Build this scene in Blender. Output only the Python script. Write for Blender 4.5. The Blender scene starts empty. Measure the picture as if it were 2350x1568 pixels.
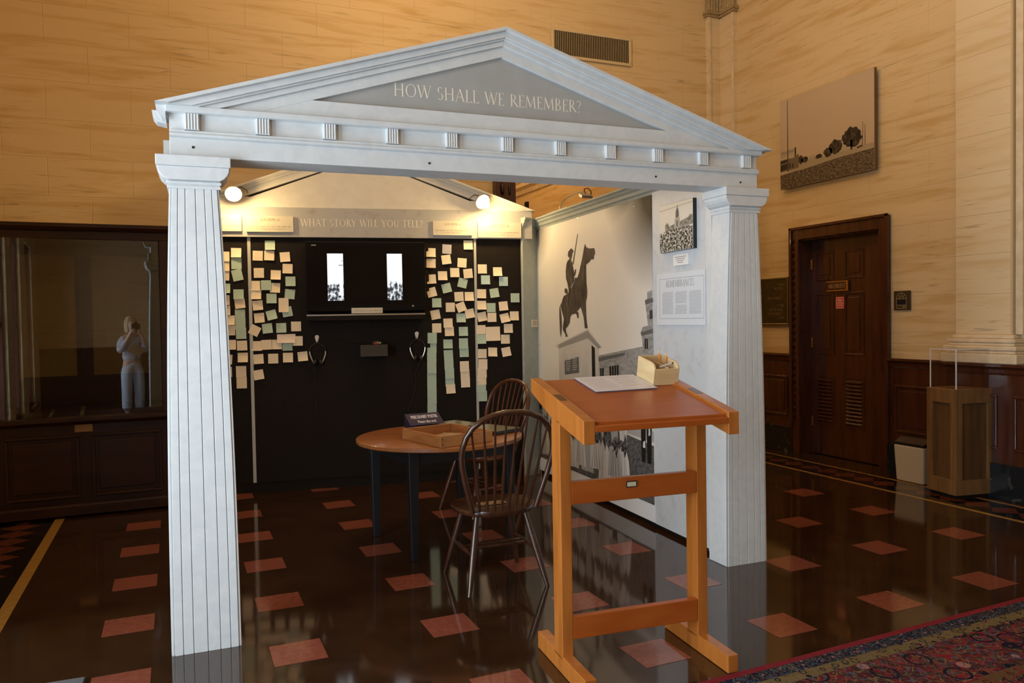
import bpy, bmesh, math, random
from mathutils import Vector, Matrix
random.seed(11)
S = bpy.context.scene
COL = S.collection
PI = math.pi

# ------------------------------------------------------------------ camera
CAM_POS = Vector((0.3382, -3.3625, 1.4372))
yaw, pitch, roll = 0.4084, 0.0281, -0.0170
f0 = Vector((math.sin(yaw), math.cos(yaw), 0)); r0 = Vector((math.cos(yaw), -math.sin(yaw), 0)); u0 = Vector((0, 0, 1))
fwd = f0 * math.cos(pitch) - u0 * math.sin(pitch)
up = u0 * math.cos(pitch) + f0 * math.sin(pitch)
rt = r0 * math.cos(roll) + up * math.sin(roll)
up = up * math.cos(roll) - r0 * math.sin(roll)
cd = bpy.data.cameras.new('camera'); cam = bpy.data.objects.new('camera', cd); COL.objects.link(cam)
cam.matrix_world = Matrix(((rt.x, up.x, -fwd.x, CAM_POS.x), (rt.y, up.y, -fwd.y, CAM_POS.y), (rt.z, up.z, -fwd.z, CAM_POS.z), (0, 0, 0, 1)))
cd.sensor_width = 36; cd.lens = 36 * 1790.58 / 2350; cd.clip_start = 0.05; cd.clip_end = 80
S.camera = cam
S.cycles.transparent_max_bounces = 32
# ------------------------------------------------------------------ view, world, daylight
S.view_settings.view_transform = 'Standard'; S.view_settings.look = 'None'
S.view_settings.exposure = 0.0; S.view_settings.gamma = 1.0; S.view_settings.use_curve_mapping = False
w = bpy.data.worlds.new('world'); S.world = w; w.use_nodes = True
w.node_tree.nodes['Background'].inputs[0].default_value = (0.62, 0.78, 1.0, 1)
w.node_tree.nodes['Background'].inputs[1].default_value = 0.8
XL, XR, YB, YF, ZC = -1.2, 6.25, 4.05, -7.0, 5.9      # room: left, right, back, front, ceiling
WIN = [(-5.6, -4.3), (-3.4, -2.1), (-1.4, -0.1)]      # windows of the left wall, along Y
WZ = (0.15, 2.8)
for (a, b), e in zip(WIN, (80, 135, 165)):
    l = bpy.data.lights.new('daylight', 'AREA'); l.shape = 'RECTANGLE'; l.size = WZ[1] - WZ[0]; l.size_y = b - a
    l.energy = e; l.color = (0.82, 0.935, 1.0)
    o = bpy.data.objects.new('daylight', l); COL.objects.link(o)
    o.location = (XL - 0.32, (a + b) / 2, (WZ[0] + WZ[1]) / 2); o.rotation_euler = (0, -PI / 2, 0)
LAMP_E = 66.0       # glow of the ceiling globes
BULB_E = 310.0      # glow of the clip lamp bulbs

# ------------------------------------------------------------------ helpers
MATS = {}
def nodes_of(name):
    m = bpy.data.materials.new(name); m.use_nodes = True
    return m, m.node_tree.nodes, m.node_tree.links, m.node_tree.nodes['Principled BSDF']
def rgba(c): return (c[0], c[1], c[2], 1)
def mat(name, c1, c2=None, rough=0.5, scale=(4, 4, 4), ns=1.0, detail=4, lo=0.35, hi=0.65, bump=0.0, metal=0.0, coat=0.0, spec=0.5, distort=0.0):
    if name in MATS: return MATS[name]
    m, N, L, P = nodes_of(name)
    P.inputs['Base Color'].default_value = rgba(c1); P.inputs['Roughness'].default_value = rough
    P.inputs['Metallic'].default_value = metal; P.inputs['Specular IOR Level'].default_value = spec
    P.inputs['Coat Weight'].default_value = coat; P.inputs['Coat Roughness'].default_value = 0.08
    if c2 is not None:
        g = N.new('ShaderNodeNewGeometry'); mp = N.new('ShaderNodeMapping'); mp.inputs['Scale'].default_value = scale
        L.new(g.outputs['Position'], mp.inputs['Vector'])
        t = N.new('ShaderNodeTexNoise'); t.inputs['Scale'].default_value = ns; t.inputs['Detail'].default_value = detail
        t.inputs['Distortion'].default_value = distort
        L.new(mp.outputs[0], t.inputs['Vector'])
        r = N.new('ShaderNodeValToRGB'); r.color_ramp.elements[0].position = lo; r.color_ramp.elements[1].position = hi
        r.color_ramp.elements[0].color = rgba(c1); r.color_ramp.elements[1].color = rgba(c2)
        L.new(t.outputs['Fac'], r.inputs[0]); L.new(r.outputs[0], P.inputs['Base Color'])
        if bump:
            b = N.new('ShaderNodeBump'); b.inputs['Strength'].default_value = bump; b.inputs['Distance'].default_value = 0.004
            L.new(t.outputs['Fac'], b.inputs['Height']); L.new(b.outputs[0], P.inputs['Normal'])
    MATS[name] = m; return m
def emis(name, col, st):
    m, N, L, P = nodes_of(name)
    P.inputs['Base Color'].default_value = (0, 0, 0, 1); P.inputs['Emission Color'].default_value = rgba(col); P.inputs['Emission Strength'].default_value = st
    MATS[name] = m; return m
def glass(name, tint=(1, 1, 1), refl=0.08, rough=0.0, fres=True):
    m = bpy.data.materials.new(name); m.use_nodes = True; N = m.node_tree.nodes; L = m.node_tree.links; N.clear()
    o = N.new('ShaderNodeOutputMaterial'); mx = N.new('ShaderNodeMixShader'); t = N.new('ShaderNodeBsdfTransparent'); g = N.new('ShaderNodeBsdfGlossy')
    t.inputs[0].default_value = rgba(tint); g.inputs['Roughness'].default_value = rough
    fr = N.new('ShaderNodeLayerWeight'); fr.inputs[0].default_value = 0.5
    pw = N.new('ShaderNodeMath'); pw.operation = 'POWER'; pw.inputs[1].default_value = 5.0; L.new(fr.outputs['Facing'], pw.inputs[0])
    ad = N.new('ShaderNodeMath'); ad.operation = 'MULTIPLY_ADD'; ad.inputs[1].default_value = 1.0 - refl; ad.inputs[2].default_value = refl; ad.use_clamp = True
    L.new(pw.outputs[0], ad.inputs[0]); L.new(ad.outputs[0], mx.inputs[0])
    L.new(t.outputs[0], mx.inputs[1]); L.new(g.outputs[0], mx.inputs[2]); L.new(mx.outputs[0], o.inputs[0])
    MATS[name] = m; return m

class MB:
    def __init__(s): s.v = []; s.f = []
    def add(s, vs, fs):
        k = len(s.v); s.v += [tuple(q) for q in vs]; s.f += [tuple(i + k for i in f) for f in fs]; return s
    def hexa(s, p):      # 4 bottom points, 4 top points
        return s.add(p, [(0, 3, 2, 1), (4, 5, 6, 7), (0, 1, 5, 4), (1, 2, 6, 5), (2, 3, 7, 6), (3, 0, 4, 7)])
    def box(s, x0, x1, y0, y1, z0, z1):
        return s.hexa([(x0, y0, z0), (x1, y0, z0), (x1, y1, z0), (x0, y1, z0), (x0, y0, z1), (x1, y0, z1), (x1, y1, z1), (x0, y1, z1)])
    def prism(s, poly, y0, y1):      # polygon in x-z, pulled along y
        n = len(poly); v = [(a, y0, b) for a, b in poly] + [(a, y1, b) for a, b in poly]
        return s.add(v, [tuple(range(n)), tuple(range(2 * n - 1, n - 1, -1))] + [(i, (i + 1) % n, (i + 1) % n + n, i + n) for i in range(n)])
    def prismx(s, poly, x0, x1):     # polygon in y-z, pulled along x
        n = len(poly); v = [(x0, a, b) for a, b in poly] + [(x1, a, b) for a, b in poly]
        return s.add(v, [tuple(range(n)), tuple(range(2 * n - 1, n - 1, -1))] + [(i, (i + 1) % n, (i + 1) % n + n, i + n) for i in range(n)])
    def prismz(s, poly, z0, z1):
        n = len(poly); v = [(a, b, z0) for a, b in poly] + [(a, b, z1) for a, b in poly]
        return s.add(v, [tuple(range(n)), tuple(range(2 * n - 1, n - 1, -1))] + [(i, (i + 1) % n, (i + 1) % n + n, i + n) for i in range(n)])
    def poly(s, pts, y=0.0):         # flat polygon in x-z
        return s.add([(a, y, b) for a, b in pts], [tuple(range(len(pts)))])
    def tube(s, path, rad, seg=8, caps=True):
        P = [Vector(p) for p in path]; n = len(P)
        R = rad if isinstance(rad, (list, tuple)) else [rad] * n
        v = []; prev = None
        for i, p in enumerate(P):
            d = (P[min(i + 1, n - 1)] - P[max(i - 1, 0)])
            d = d.normalized() if d.length > 1e-9 else Vector((0, 0, 1))
            if prev is None:
                a = Vector((0, 0, 1)) if abs(d.z) < 0.9 else Vector((1, 0, 0)); x = d.cross(a).normalized()
            else:
                x = prev - d * prev.dot(d); x = x.normalized() if x.length > 1e-6 else d.orthogonal().normalized()
            prev = x; y = d.cross(x)
            v += [p + (x * math.cos(2 * PI * k / seg) + y * math.sin(2 * PI * k / seg)) * R[i] for k in range(seg)]
        f = [(i * seg + k, i * seg + (k + 1) % seg, (i + 1) * seg + (k + 1) % seg, (i + 1) * seg + k) for i in range(n - 1) for k in range(seg)]
        if caps: f += [tuple(range(seg - 1, -1, -1)), tuple(range((n - 1) * seg, n * seg))]
        return s.add(v, f)
    def lathe(s, prof, c=(0, 0, 0), seg=20, axis=(0, 0, 1)):     # prof: (radius, height)
        A = Vector(axis).normalized(); X = A.orthogonal().normalized(); Y = A.cross(X); C = Vector(c); n = len(prof)
        v = [C + A * h + (X * math.cos(2 * PI * k / seg) + Y * math.sin(2 * PI * k / seg)) * max(r, 1e-5) for r, h in prof for k in range(seg)]
        f = [(i * seg + k, i * seg + (k + 1) % seg, (i + 1) * seg + (k + 1) % seg, (i + 1) * seg + k) for i in range(n - 1) for k in range(seg)]
        f += [tuple(range(seg - 1, -1, -1)), tuple(range((n - 1) * seg, n * seg))]
        return s.add(v, f)
    def mesh(s, name, m=None, smooth=False, flip=True):
        me = bpy.data.meshes.new(name); me.from_pydata(s.v, [], s.f)
        if flip:
            bm = bmesh.new(); bm.from_mesh(me); bmesh.ops.recalc_face_normals(bm, faces=bm.faces); bm.to_mesh(me); bm.free()
        if m: me.materials.append(m)
        if smooth:
            for p in me.polygons: p.use_smooth = True
        me.update(); return me
    def build(s, name, m, parent=None, bevel=0.0, smooth=False, flip=True, loc=None, rz=None):
        o = bpy.data.objects.new(name, s.mesh(name, m, smooth, flip)); COL.objects.link(o)
        if parent: o.parent = parent
        if loc: o.location = loc
        if rz is not None: o.rotation_euler = (0, 0, rz)
        if bevel:
            b = o.modifiers.new('bevel', 'BEVEL'); b.width = bevel; b.segments = 2; b.limit_method = 'ANGLE'; b.angle_limit = 0.7
        if smooth and not bevel:
            e = o.modifiers.new('split', 'EDGE_SPLIT'); e.split_angle = 0.75
        return o
def tag(o, label=None, cat=None, group=None, kind=None):
    if label: o['label'] = label
    if cat: o['category'] = cat
    if group: o['group'] = group
    if kind: o['kind'] = kind
    return o
def thing(name, label, cat, loc=(0, 0, 0), rz=0.0, group=None):
    o = bpy.data.objects.new(name, None); COL.objects.link(o); o.empty_display_size = 0.1
    o.location = loc; o.rotation_euler = (0, 0, rz)
    return tag(o, label, cat, group)
def struct(o): return tag(o, kind='structure')
def structure(name, loc=(0, 0, 0), rz=0.0):
    o = bpy.data.objects.new(name, None); COL.objects.link(o); o.location = loc; o.rotation_euler = (0, 0, rz); return struct(o)
def inst(me, name, parent=None, loc=(0, 0, 0), rot=(0, 0, 0), sc=(1, 1, 1)):
    o = bpy.data.objects.new(name, me); COL.objects.link(o); o.parent = parent
    o.location = loc; o.rotation_euler = rot; o.scale = sc; return o

# ------------------------------------------------------------------ roman capitals made of strokes
TK, TN = 0.105, 0.045
def L_(x0, y0, x1, y1, w): return ('l', x0, y0, x1, y1, w)
def A_(cx, cy, rx, ry, a0, a1, w=TK): return ('a', cx, cy, rx, ry, a0, a1, w)
def I_(x, w=TK, y0=0, y1=1): return [L_(x, y0, x, y1, w)] + ([('s', x, 0, w)] if y0 == 0 else []) + ([('s', x, 1, w)] if y1 == 1 else [])
G = {
 'A': (.74, [L_(.37, 1, .06, 0, TN), L_(.37, 1, .68, 0, TK), L_(.17, .36, .57, .36, TN), ('s', .06, 0, TN), ('s', .68, 0, TK)]),
 'B': (.60, I_(.14) + [A_(.24, .76, .24, .24, -90, 90), A_(.24, .27, .30, .27, -90, 90), L_(.14, 1, .24, 1, TN), L_(.14, .52, .26, .52, TN), L_(.14, 0, .24, 0, TN)]),
 'C': (.72, [A_(.44, .5, .38, .5, 48, 312)]),
 'D': (.80, I_(.14) + [A_(.26, .5, .46, .5, -90, 90), L_(.14, 1, .27, 1, TN), L_(.14, 0, .27, 0, TN)]),
 'E': (.52, I_(.14) + [L_(.14, .98, .46, .98, TN), L_(.14, .53, .40, .53, TN), L_(.14, .02, .48, .02, TN), L_(.46, 1, .46, .86, TN), L_(.48, 0, .48, .15, TN)]),
 'F': (.50, I_(.14) + [L_(.14, .98, .46, .98, TN), L_(.14, .53, .40, .53, TN), L_(.46, 1, .46, .86, TN)]),
 'G': (.78, [A_(.44, .5, .38, .5, 48, 300), L_(.66, .02, .66, .42, TK), ('s', .66, .42, TK)]),
 'H': (.80, I_(.14) + I_(.66) + [L_(.14, .52, .66, .52, TN)]),
 'I': (.28, I_(.14)),
 'J': (.34, [L_(.18, 1, .18, .1, TK), ('s', .18, 1, TK), A_(.06, .1, .12, .22, 270, 360, TN)]),
 'K': (.70, I_(.14) + [L_(.16, .48, .56, 1, TN), L_(.22, .54, .64, 0, TK), ('s', .64, 0, TK), ('s', .56, 1, TN)]),
 'L': (.52, I_(.14) + [L_(.14, .02, .50, .02, TN), L_(.50, 0, .50, .16, TN)]),
 'M': (.92, [L_(.16, 1, .10, 0, TN), L_(.16, 1, .46, .08, TK), L_(.46, .08, .76, 1, TN), L_(.76, 1, .82, 0, TK), ('s', .10, 0, TN), ('s', .82, 0, TK)]),
 'N': (.82, [L_(.14, 0, .14, 1, TN), L_(.14, 1, .68, 0, TK), L_(.68, 0, .68, 1, TN), ('s', .14, 0, TN), ('s', .68, 1, TN)]),
 'O': (.88, [A_(.44, .5, .40, .5, 0, 360)]),
 'P': (.56, I_(.14) + [A_(.22, .74, .28, .26, -90, 90), L_(.14, 1, .24, 1, TN), L_(.14, .48, .24, .48, TN)]),
 'Q': (.88, [A_(.44, .5, .40, .5, 0, 360), L_(.48, .06, .90, -.24, TK)]),
 'R': (.64, I_(.14) + [A_(.22, .75, .27, .25, -90, 90), L_(.14, 1, .24, 1, TN), L_(.14, .5, .24, .5, TN), L_(.28, .5, .64, 0, TK)]),
 'S': (.50, [A_(.25, .76, .20, .24, 40, 250, TK * .9), A_(.25, .26, .22, .26, -140, 80, TK * .9)]),
 'T': (.66, I_(.33, TK, 0, .99) + [L_(.04, .98, .62, .98, TN), L_(.04, 1, .04, .86, TN), L_(.62, 1, .62, .86, TN)]),
 'U': (.76, [L_(.14, .3, .14, 1, TK), L_(.62, .3, .62, 1, TN), A_(.38, .32, .24, .32, 180, 360, TK * .8), ('s', .14, 1, TK), ('s', .62, 1, TN)]),
 'V': (.72, [L_(.06, 1, .36, 0, TK), L_(.36, 0, .66, 1, TN), ('s', .06, 1, TK), ('s', .66, 1, TN)]),
 'W': (1.02, [L_(.05, 1, .30, 0, TK), L_(.30, 0, .52, .95, TN), L_(.50, 1, .74, 0, TK), L_(.74, 0, .98, 1, TN), ('s', .05, 1, TK), ('s', .50, 1, TK), ('s', .98, 1, TN)]),
 'X': (.68, [L_(.08, 1, .60, 0, TK), L_(.58, 1, .08, 0, TN), ('s', .08, 1, TK), ('s', .60, 0, TK), ('s', .58, 1, TN), ('s', .08, 0, TN)]),
 'Y': (.66, [L_(.06, 1, .33, .48, TK), L_(.60, 1, .33, .48, TN), L_(.33, 0, .33, .5, TK), ('s', .33, 0, TK), ('s', .06, 1, TK), ('s', .60, 1, TN)]),
 'Z': (.62, [L_(.06, .98, .56, .98, TN), L_(.54, 1, .08, 0, TK), L_(.06, .02, .58, .02, TN)]),
 '?': (.44, [A_(.20, .76, .19, .24, -90, 160, TK * .85), L_(.20, .52, .20, .28, TN), ('d', .20, .05)]),
 '!': (.24, [L_(.12, 1, .12, .3, TK), ('d', .12, .05)]),
 '.': (.22, [('d', .10, .05)]), ',': (.22, [('d', .10, .05), L_(.12, .05, .07, -.14, TN)]),
 '#': (.60, [L_(.22, 0, .28, .7, TN), L_(.38, 0, .44, .7, TN), L_(.10, .48, .56, .48, TN), L_(.08, .22, .54, .22, TN)]),
 '1': (.30, I_(.15)), '2': (.52, [A_(.25, .74, .20, .26, -40, 170, TK * .85), L_(.40, .57, .05, .02, TN), L_(.05, .02, .50, .02, TK * .8)]),
 '3': (.50, [A_(.22, .76, .20, .24, -90, 150, TK * .85), A_(.22, .27, .24, .27, -150, 90, TK * .85)]),
 '4': (.54, [L_(.36, 0, .36, 1, TK), L_(.36, 1, .04, .3, TN), L_(.04, .3, .52, .3, TN)]),
 '&': (.72, [A_(.30, .78, .16, .22, 0, 360, TK * .7), A_(.30, .27, .24, .27, 60, 330, TK * .8), L_(.22, .62, .66, 0, TK)]),
 "'": (.16, [L_(.08, 1, .08, .8, TN)]), ' ': (.36, []),
}
def glyphs(mb, txt, h, x, z, y=0.0, track=0.06, bold=1.0, serif=True):
    cx = x
    for ch in txt:
        w_, st = G.get(ch.upper(), G[' '])
        X = lambda a: cx + a * h
        Z = lambda b: z + b * h
        for q in st:
            if q[0] == 'l':
                _, x0, y0, x1, y1, wd = q; wd *= bold; dx, dy = x1 - x0, y1 - y0; ln = math.hypot(dx, dy)
                if abs(dy) < 1e-6: px, py = 0, wd / 2
                else: px, py = wd / 2 * ln / abs(dy), 0
                mb.poly([(X(x0 - px), Z(y0 - py)), (X(x1 - px), Z(y1 - py)), (X(x1 + px), Z(y1 + py)), (X(x0 + px), Z(y0 + py))], y)
            elif q[0] == 'a':
                _, ax, ay, rx, ry, a0, a1, wd = q; wd *= bold; n = 14 if a1 - a0 > 200 else 8
                o_, i_ = [], []
                for k in range(n + 1):
                    t = math.radians(a0 + (a1 - a0) * k / n); c, s_ = math.cos(t), math.sin(t)
                    tw = TN * bold + (wd - TN * bold) * c * c
                    o_.append((X(ax + rx * c), Z(ay + ry * s_))); i_.append((X(ax + (rx - tw) * c), Z(ay + (ry - TN * bold) * s_)))
                for k in range(n): mb.poly([o_[k], o_[k + 1], i_[k + 1], i_[k]], y)
            elif q[0] == 's' and serif:
                _, sx, sy, wd = q; a = wd / 2 + .07; t = .028
                z0_ = sy - t if sy > .5 else sy
                mb.poly([(X(sx - a), Z(z0_)), (X(sx + a), Z(z0_)), (X(sx + a), Z(z0_ + t)), (X(sx - a), Z(z0_ + t))], y)
            elif q[0] == 'd':
                _, sx, sy = q; r = .055 * bold
                mb.poly([(X(sx + r * math.cos(k * PI / 4)), Z(sy + r * math.sin(k * PI / 4))) for k in range(8)], y)
        cx += (w_ + track) * h
    return cx - x
def text_w(txt, h, track=0.06): return sum((G.get(c.upper(), G[' '])[0] + track) * h for c in txt)
def words(txt, h, xc, z, y, m, parent, width, track=0.05, bold=1.0):      # each word a piece of its own
    w0 = text_w(txt, h, track); k = width / w0; x = -w0 / 2
    for wd in txt.split(' '):
        mb = MB(); glyphs(mb, wd, h, x, 0, 0, track, bold); mb.v = [(xc + a * k, y, z + c) for a, b, c in mb.v]
        tag(mb.build('word', m, parent, flip=False), label='cream letters reading ' + wd)
        x += text_w(wd + ' ', h, track)
def lettering(name, txt, h, xc, z, y, m, parent, width=None, track=0.06, bold=1.0, serif=True, align='c', skew=0.0):
    mb = MB(); w0 = text_w(txt, h, track); k = width / w0 if width else 1.0
    x = -w0 / 2 if align == 'c' else (0 if align == 'l' else -w0)
    glyphs(mb, txt, h, x, 0, 0, track, bold, serif)
    mb.v = [(xc + a * k, y, z + c) for a, b, c in mb.v]
    return mb.build(name, m, parent, flip=False)

# ------------------------------------------------------------------ materials
def stone(name, base, streak, vein):
    m, N, L, P = nodes_of(name); P.inputs['Roughness'].default_value = 0.62
    g = N.new('ShaderNodeNewGeometry')
    def layer(sc, ns, det, lo, hi, rot=0.0, dis=0.0):
        mp = N.new('ShaderNodeMapping'); mp.inputs['Scale'].default_value = sc; mp.inputs['Rotation'].default_value = (0, rot, 0)
        L.new(g.outputs['Position'], mp.inputs['Vector'])
        t = N.new('ShaderNodeTexNoise'); t.inputs['Scale'].default_value = ns; t.inputs['Detail'].default_value = det; t.inputs['Distortion'].default_value = dis
        L.new(mp.outputs[0], t.inputs['Vector'])
        r = N.new('ShaderNodeMapRange'); r.inputs[1].default_value = lo; r.inputs[2].default_value = hi; r.interpolation_type = 'SMOOTHSTEP'
        L.new(t.outputs['Fac'], r.inputs[0]); return r.outputs[0]
    a = layer((0.9, 0.9, 9.0), 1.3, 5, 0.46, 0.72, 0.05, 0.6)
    b = layer((2.2, 2.2, 42.0), 1.2, 4, 0.60, 0.70, 0.05, 0.9)
    c = layer((0.7, 0.7, 1.1), 1.0, 2, 0.3, 0.7)
    m1 = N.new('ShaderNodeMix'); m1.data_type = 'RGBA'; m1.inputs[6].default_value = rgba(base); m1.inputs[7].default_value = rgba(streak)
    k1 = N.new('ShaderNodeMath'); k1.operation = 'MULTIPLY'; k1.inputs[1].default_value = 0.75; L.new(a, k1.inputs[0]); L.new(k1.outputs[0], m1.inputs[0])
    m2 = N.new('ShaderNodeMix'); m2.data_type = 'RGBA'; m2.inputs[7].default_value = rgba(vein); L.new(m1.outputs[2], m2.inputs[6])
    k2 = N.new('ShaderNodeMath'); k2.operation = 'MULTIPLY'; L.new(b, k2.inputs[0]); L.new(c, k2.inputs[1])
    k3 = N.new('ShaderNodeMath'); k3.operation = 'MULTIPLY'; k3.inputs[1].default_value = 0.55; L.new(k2.outputs[0], k3.inputs[0]); L.new(k3.outputs[0], m2.inputs[0])
    L.new(m2.outputs[2], P.inputs['Base Color']); MATS[name] = m; return m
m_stone = stone('wall_stone', (0.66, 0.50, 0.29), (0.52, 0.33, 0.12), (0.22, 0.15, 0.06))
m_stone2 = stone('pilaster_stone', (0.70, 0.56, 0.36), (0.60, 0.42, 0.20), (0.28, 0.20, 0.10))
m_joint = mat('wall_joint', (0.58, 0.43, 0.235), rough=0.9)
m_plaster = mat('moulding_plaster', (0.72, 0.60, 0.42), (0.62, 0.49, 0.32), rough=0.6, ns=3)
m_capital = mat('capital_plaster', (0.46, 0.35, 0.19), (0.25, 0.17, 0.08), rough=0.6, ns=14, lo=.3, hi=.7)
m_ceil = mat('ceiling_plaster', (0.75, 0.68, 0.55), rough=0.8)
m_floor = None
def floor_mat():
    m, N, L, P = nodes_of('floor_linoleum')
    g = N.new('ShaderNodeNewGeometry'); t = N.new('ShaderNodeTexNoise'); t.inputs['Scale'].default_value = 5; t.inputs['Detail'].default_value = 8
    L.new(g.outputs['Position'], t.inputs['Vector'])
    r = N.new('ShaderNodeValToRGB'); r.color_ramp.elements[0].position = .35; r.color_ramp.elements[1].position = .75
    r.color_ramp.elements[0].color = (0.026, 0.011, 0.005, 1); r.color_ramp.elements[1].color = (0.040, 0.018, 0.008, 1)
    L.new(t.outputs['Fac'], r.inputs[0])
    t3 = N.new('ShaderNodeTexNoise'); t3.inputs['Scale'].default_value = 9; t3.inputs['Detail'].default_value = 10; t3.inputs['Roughness'].default_value = .7
    mp3 = N.new('ShaderNodeMapping'); mp3.inputs['Scale'].default_value = (1, 3, 1); L.new(g.outputs['Position'], mp3.inputs[0]); L.new(mp3.outputs[0], t3.inputs[0])
    r3 = N.new('ShaderNodeMapRange'); r3.inputs[1].default_value = .64; r3.inputs[2].default_value = .78; r3.inputs[4].default_value = .5; L.new(t3.outputs['Fac'], r3.inputs[0])
    mx = N.new('ShaderNodeMix'); mx.data_type = 'RGBA'; mx.inputs[7].default_value = (0.085, 0.045, 0.018, 1)
    L.new(r3.outputs[0], mx.inputs[0]); L.new(r.outputs[0], mx.inputs[6]); L.new(mx.outputs[2], P.inputs['Base Color'])
    t2 = N.new('ShaderNodeTexNoise'); t2.inputs['Scale'].default_value = 2.5; t2.inputs['Detail'].default_value = 6
    L.new(g.outputs['Position'], t2.inputs['Vector'])
    r2 = N.new('ShaderNodeMapRange'); r2.inputs[3].default_value = .03; r2.inputs[4].default_value = .12; L.new(t2.outputs['Fac'], r2.inputs[0]); L.new(r2.outputs[0], P.inputs['Roughness'])
    P.inputs['Specular IOR Level'].default_value = 0.8
    return m
m_floor = floor_mat()
m_redtile = mat('red_tile', (0.185, 0.050, 0.029), (0.215, 0.066, 0.042), rough=0.10, ns=9, detail=3, spec=.8)
m_diamond = mat('diamond_tile', (0.085, 0.019, 0.009), (0.11, 0.028, 0.012), rough=0.13, ns=9)
m_yellow = mat('yellow_strip', (0.36, 0.20, 0.05), (0.30, 0.165, 0.04), rough=0.13, ns=6)
m_black_inlay = mat('black_inlay', (0.006, 0.005, 0.005), rough=0.12)
m_mahog = mat('mahogany', (0.045, 0.011, 0.0045), (0.072, 0.019, 0.007), rough=0.26, scale=(5, 5, .7), ns=3, detail=6, coat=.3)
m_mahog_d = mat('case_mahogany', (0.022, 0.0065, 0.0026), (0.036, 0.011, 0.0042), rough=0.30, scale=(.9, 5, 6), ns=3, detail=6, coat=.1, spec=.35)
m_marble = mat('black_marble', (0.010, 0.012, 0.014), (0.13, 0.15, 0.15), rough=0.16, ns=3.2, detail=10, lo=.60, hi=.86, distort=1.2)
m_paint = mat('portico_paint', (0.62, 0.645, 0.655), (0.68, 0.70, 0.70), rough=0.42, ns=2.6, detail=6, distort=1.5)
m_tymp = mat('tympanum_grey', (0.37, 0.375, 0.365), (0.40, 0.40, 0.385), rough=0.5, ns=3)
m_cream_letter = mat('cream_letters', (0.86, 0.80, 0.66), rough=0.4)
m_kblack = mat('kiosk_black', (0.009, 0.0055, 0.003), (0.012, 0.007, 0.004), rough=0.75, ns=8, spec=.2)
m_kgrey = mat('kiosk_marbled_grey', (0.42, 0.405, 0.37), (0.36, 0.30, 0.28), rough=0.5, ns=3.4, detail=8, lo=.55, hi=.8)
m_kcream = mat('kiosk_cream', (0.70, 0.66, 0.56), (0.66, 0.61, 0.52), rough=0.5, ns=3)
m_kstrip = mat('kiosk_strip', (0.46, 0.44, 0.38), rough=0.45)
m_panelgrey = mat('panel_marbled_blue', (0.60, 0.635, 0.66), (0.50, 0.50, 0.53), rough=0.42, ns=3.6, detail=8, lo=.52, hi=.82)
m_sage = mat('sage_paint', (0.36, 0.40, 0.36), (0.32, 0.35, 0.33), rough=0.45, ns=4)
m_card = mat('cream_card', (0.60, 0.54, 0.42), rough=0.5)
m_white = mat('white_card', (0.82, 0.82, 0.82), rough=0.45)
m_ink = mat('brown_ink', (0.10, 0.062, 0.032), rough=0.6)
m_inkd = mat('dark_ink', (0.10, 0.09, 0.10), rough=0.6)
m_dkhole = mat('dark_hole', (0.01, 0.008, 0.006), rough=0.8)
m_brass = mat('brass', (0.62, 0.40, 0.12), rough=0.3, metal=1.0)
m_bronze = mat('dark_bronze', (0.055, 0.045, 0.022), (0.09, 0.07, 0.03), rough=0.4, metal=.7, ns=6)
m_steel = mat('steel', (0.62, 0.60, 0.57), rough=0.22, metal=1.0)
m_pglass = glass('window_glass', (0.97, 0.98, 1.0), 0.04)
m_cglass = glass('case_glass', (0.90, 0.92, 0.92), 0.078)
m_acrylic = glass('clear_acrylic', (0.98, 0.98, 0.985), 0.025)
m_acedge = mat('acrylic_edge', (0.75, 0.72, 0.72), rough=0.2)

# ------------------------------------------------------------------ floor
floor = MB().box(XL - .3, XR + .6, YF - .2, YB + 6.0, -0.12, 0.0).build('floor', m_floor); struct(floor)
TX, TY, TS = .696, .676, .222
rt_me = MB().box(0, TS, 0, TS, -.004, .0012).mesh('red_tile', m_redtile)
for c in range(0, 8):
    for r in range(-4, 6):
        x, y = -.009 + c * TX, r * TY
        if x > 5.3 or y > 3.85: continue
        inst(rt_me, 'red_tile', floor, (x, y, 0))
for x0, x1, y0, y1 in ((-.515, -.452, -6.0, YB), (5.585, 5.625, -6.0, YB), (5.975, 6.010, -6.0, YB), (-.95, -.915, -6.0, YB)):
    MB().box(x0, x1, y0, y1, -.004, .0011).build('yellow_strip', m_yellow, floor)
for x0, x1 in ((5.625, 5.975), (-.915, -.515)):
    MB().box(x0, x1, -6.0, YB, -.004, .0007).build('black_band', m_black_inlay, floor)
dd = .208
dm = MB().prismz([(-dd / 2, 0), (0, -dd / 2), (dd / 2, 0), (0, dd / 2)], -.003, .0013).mesh('diamond_tile', m_diamond)
for k in range(-12, 15): inst(dm, 'diamond_tile', floor, (5.80, 1.20 + k * dd, 0), (0, 0, 0), (1.15, 1, 1))
for k in range(-6, 13): inst(dm, 'diamond_tile', floor, (-.715, 1.30 + k * dd, 0), (0, 0, 0), (1.2, 1, 1))

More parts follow.
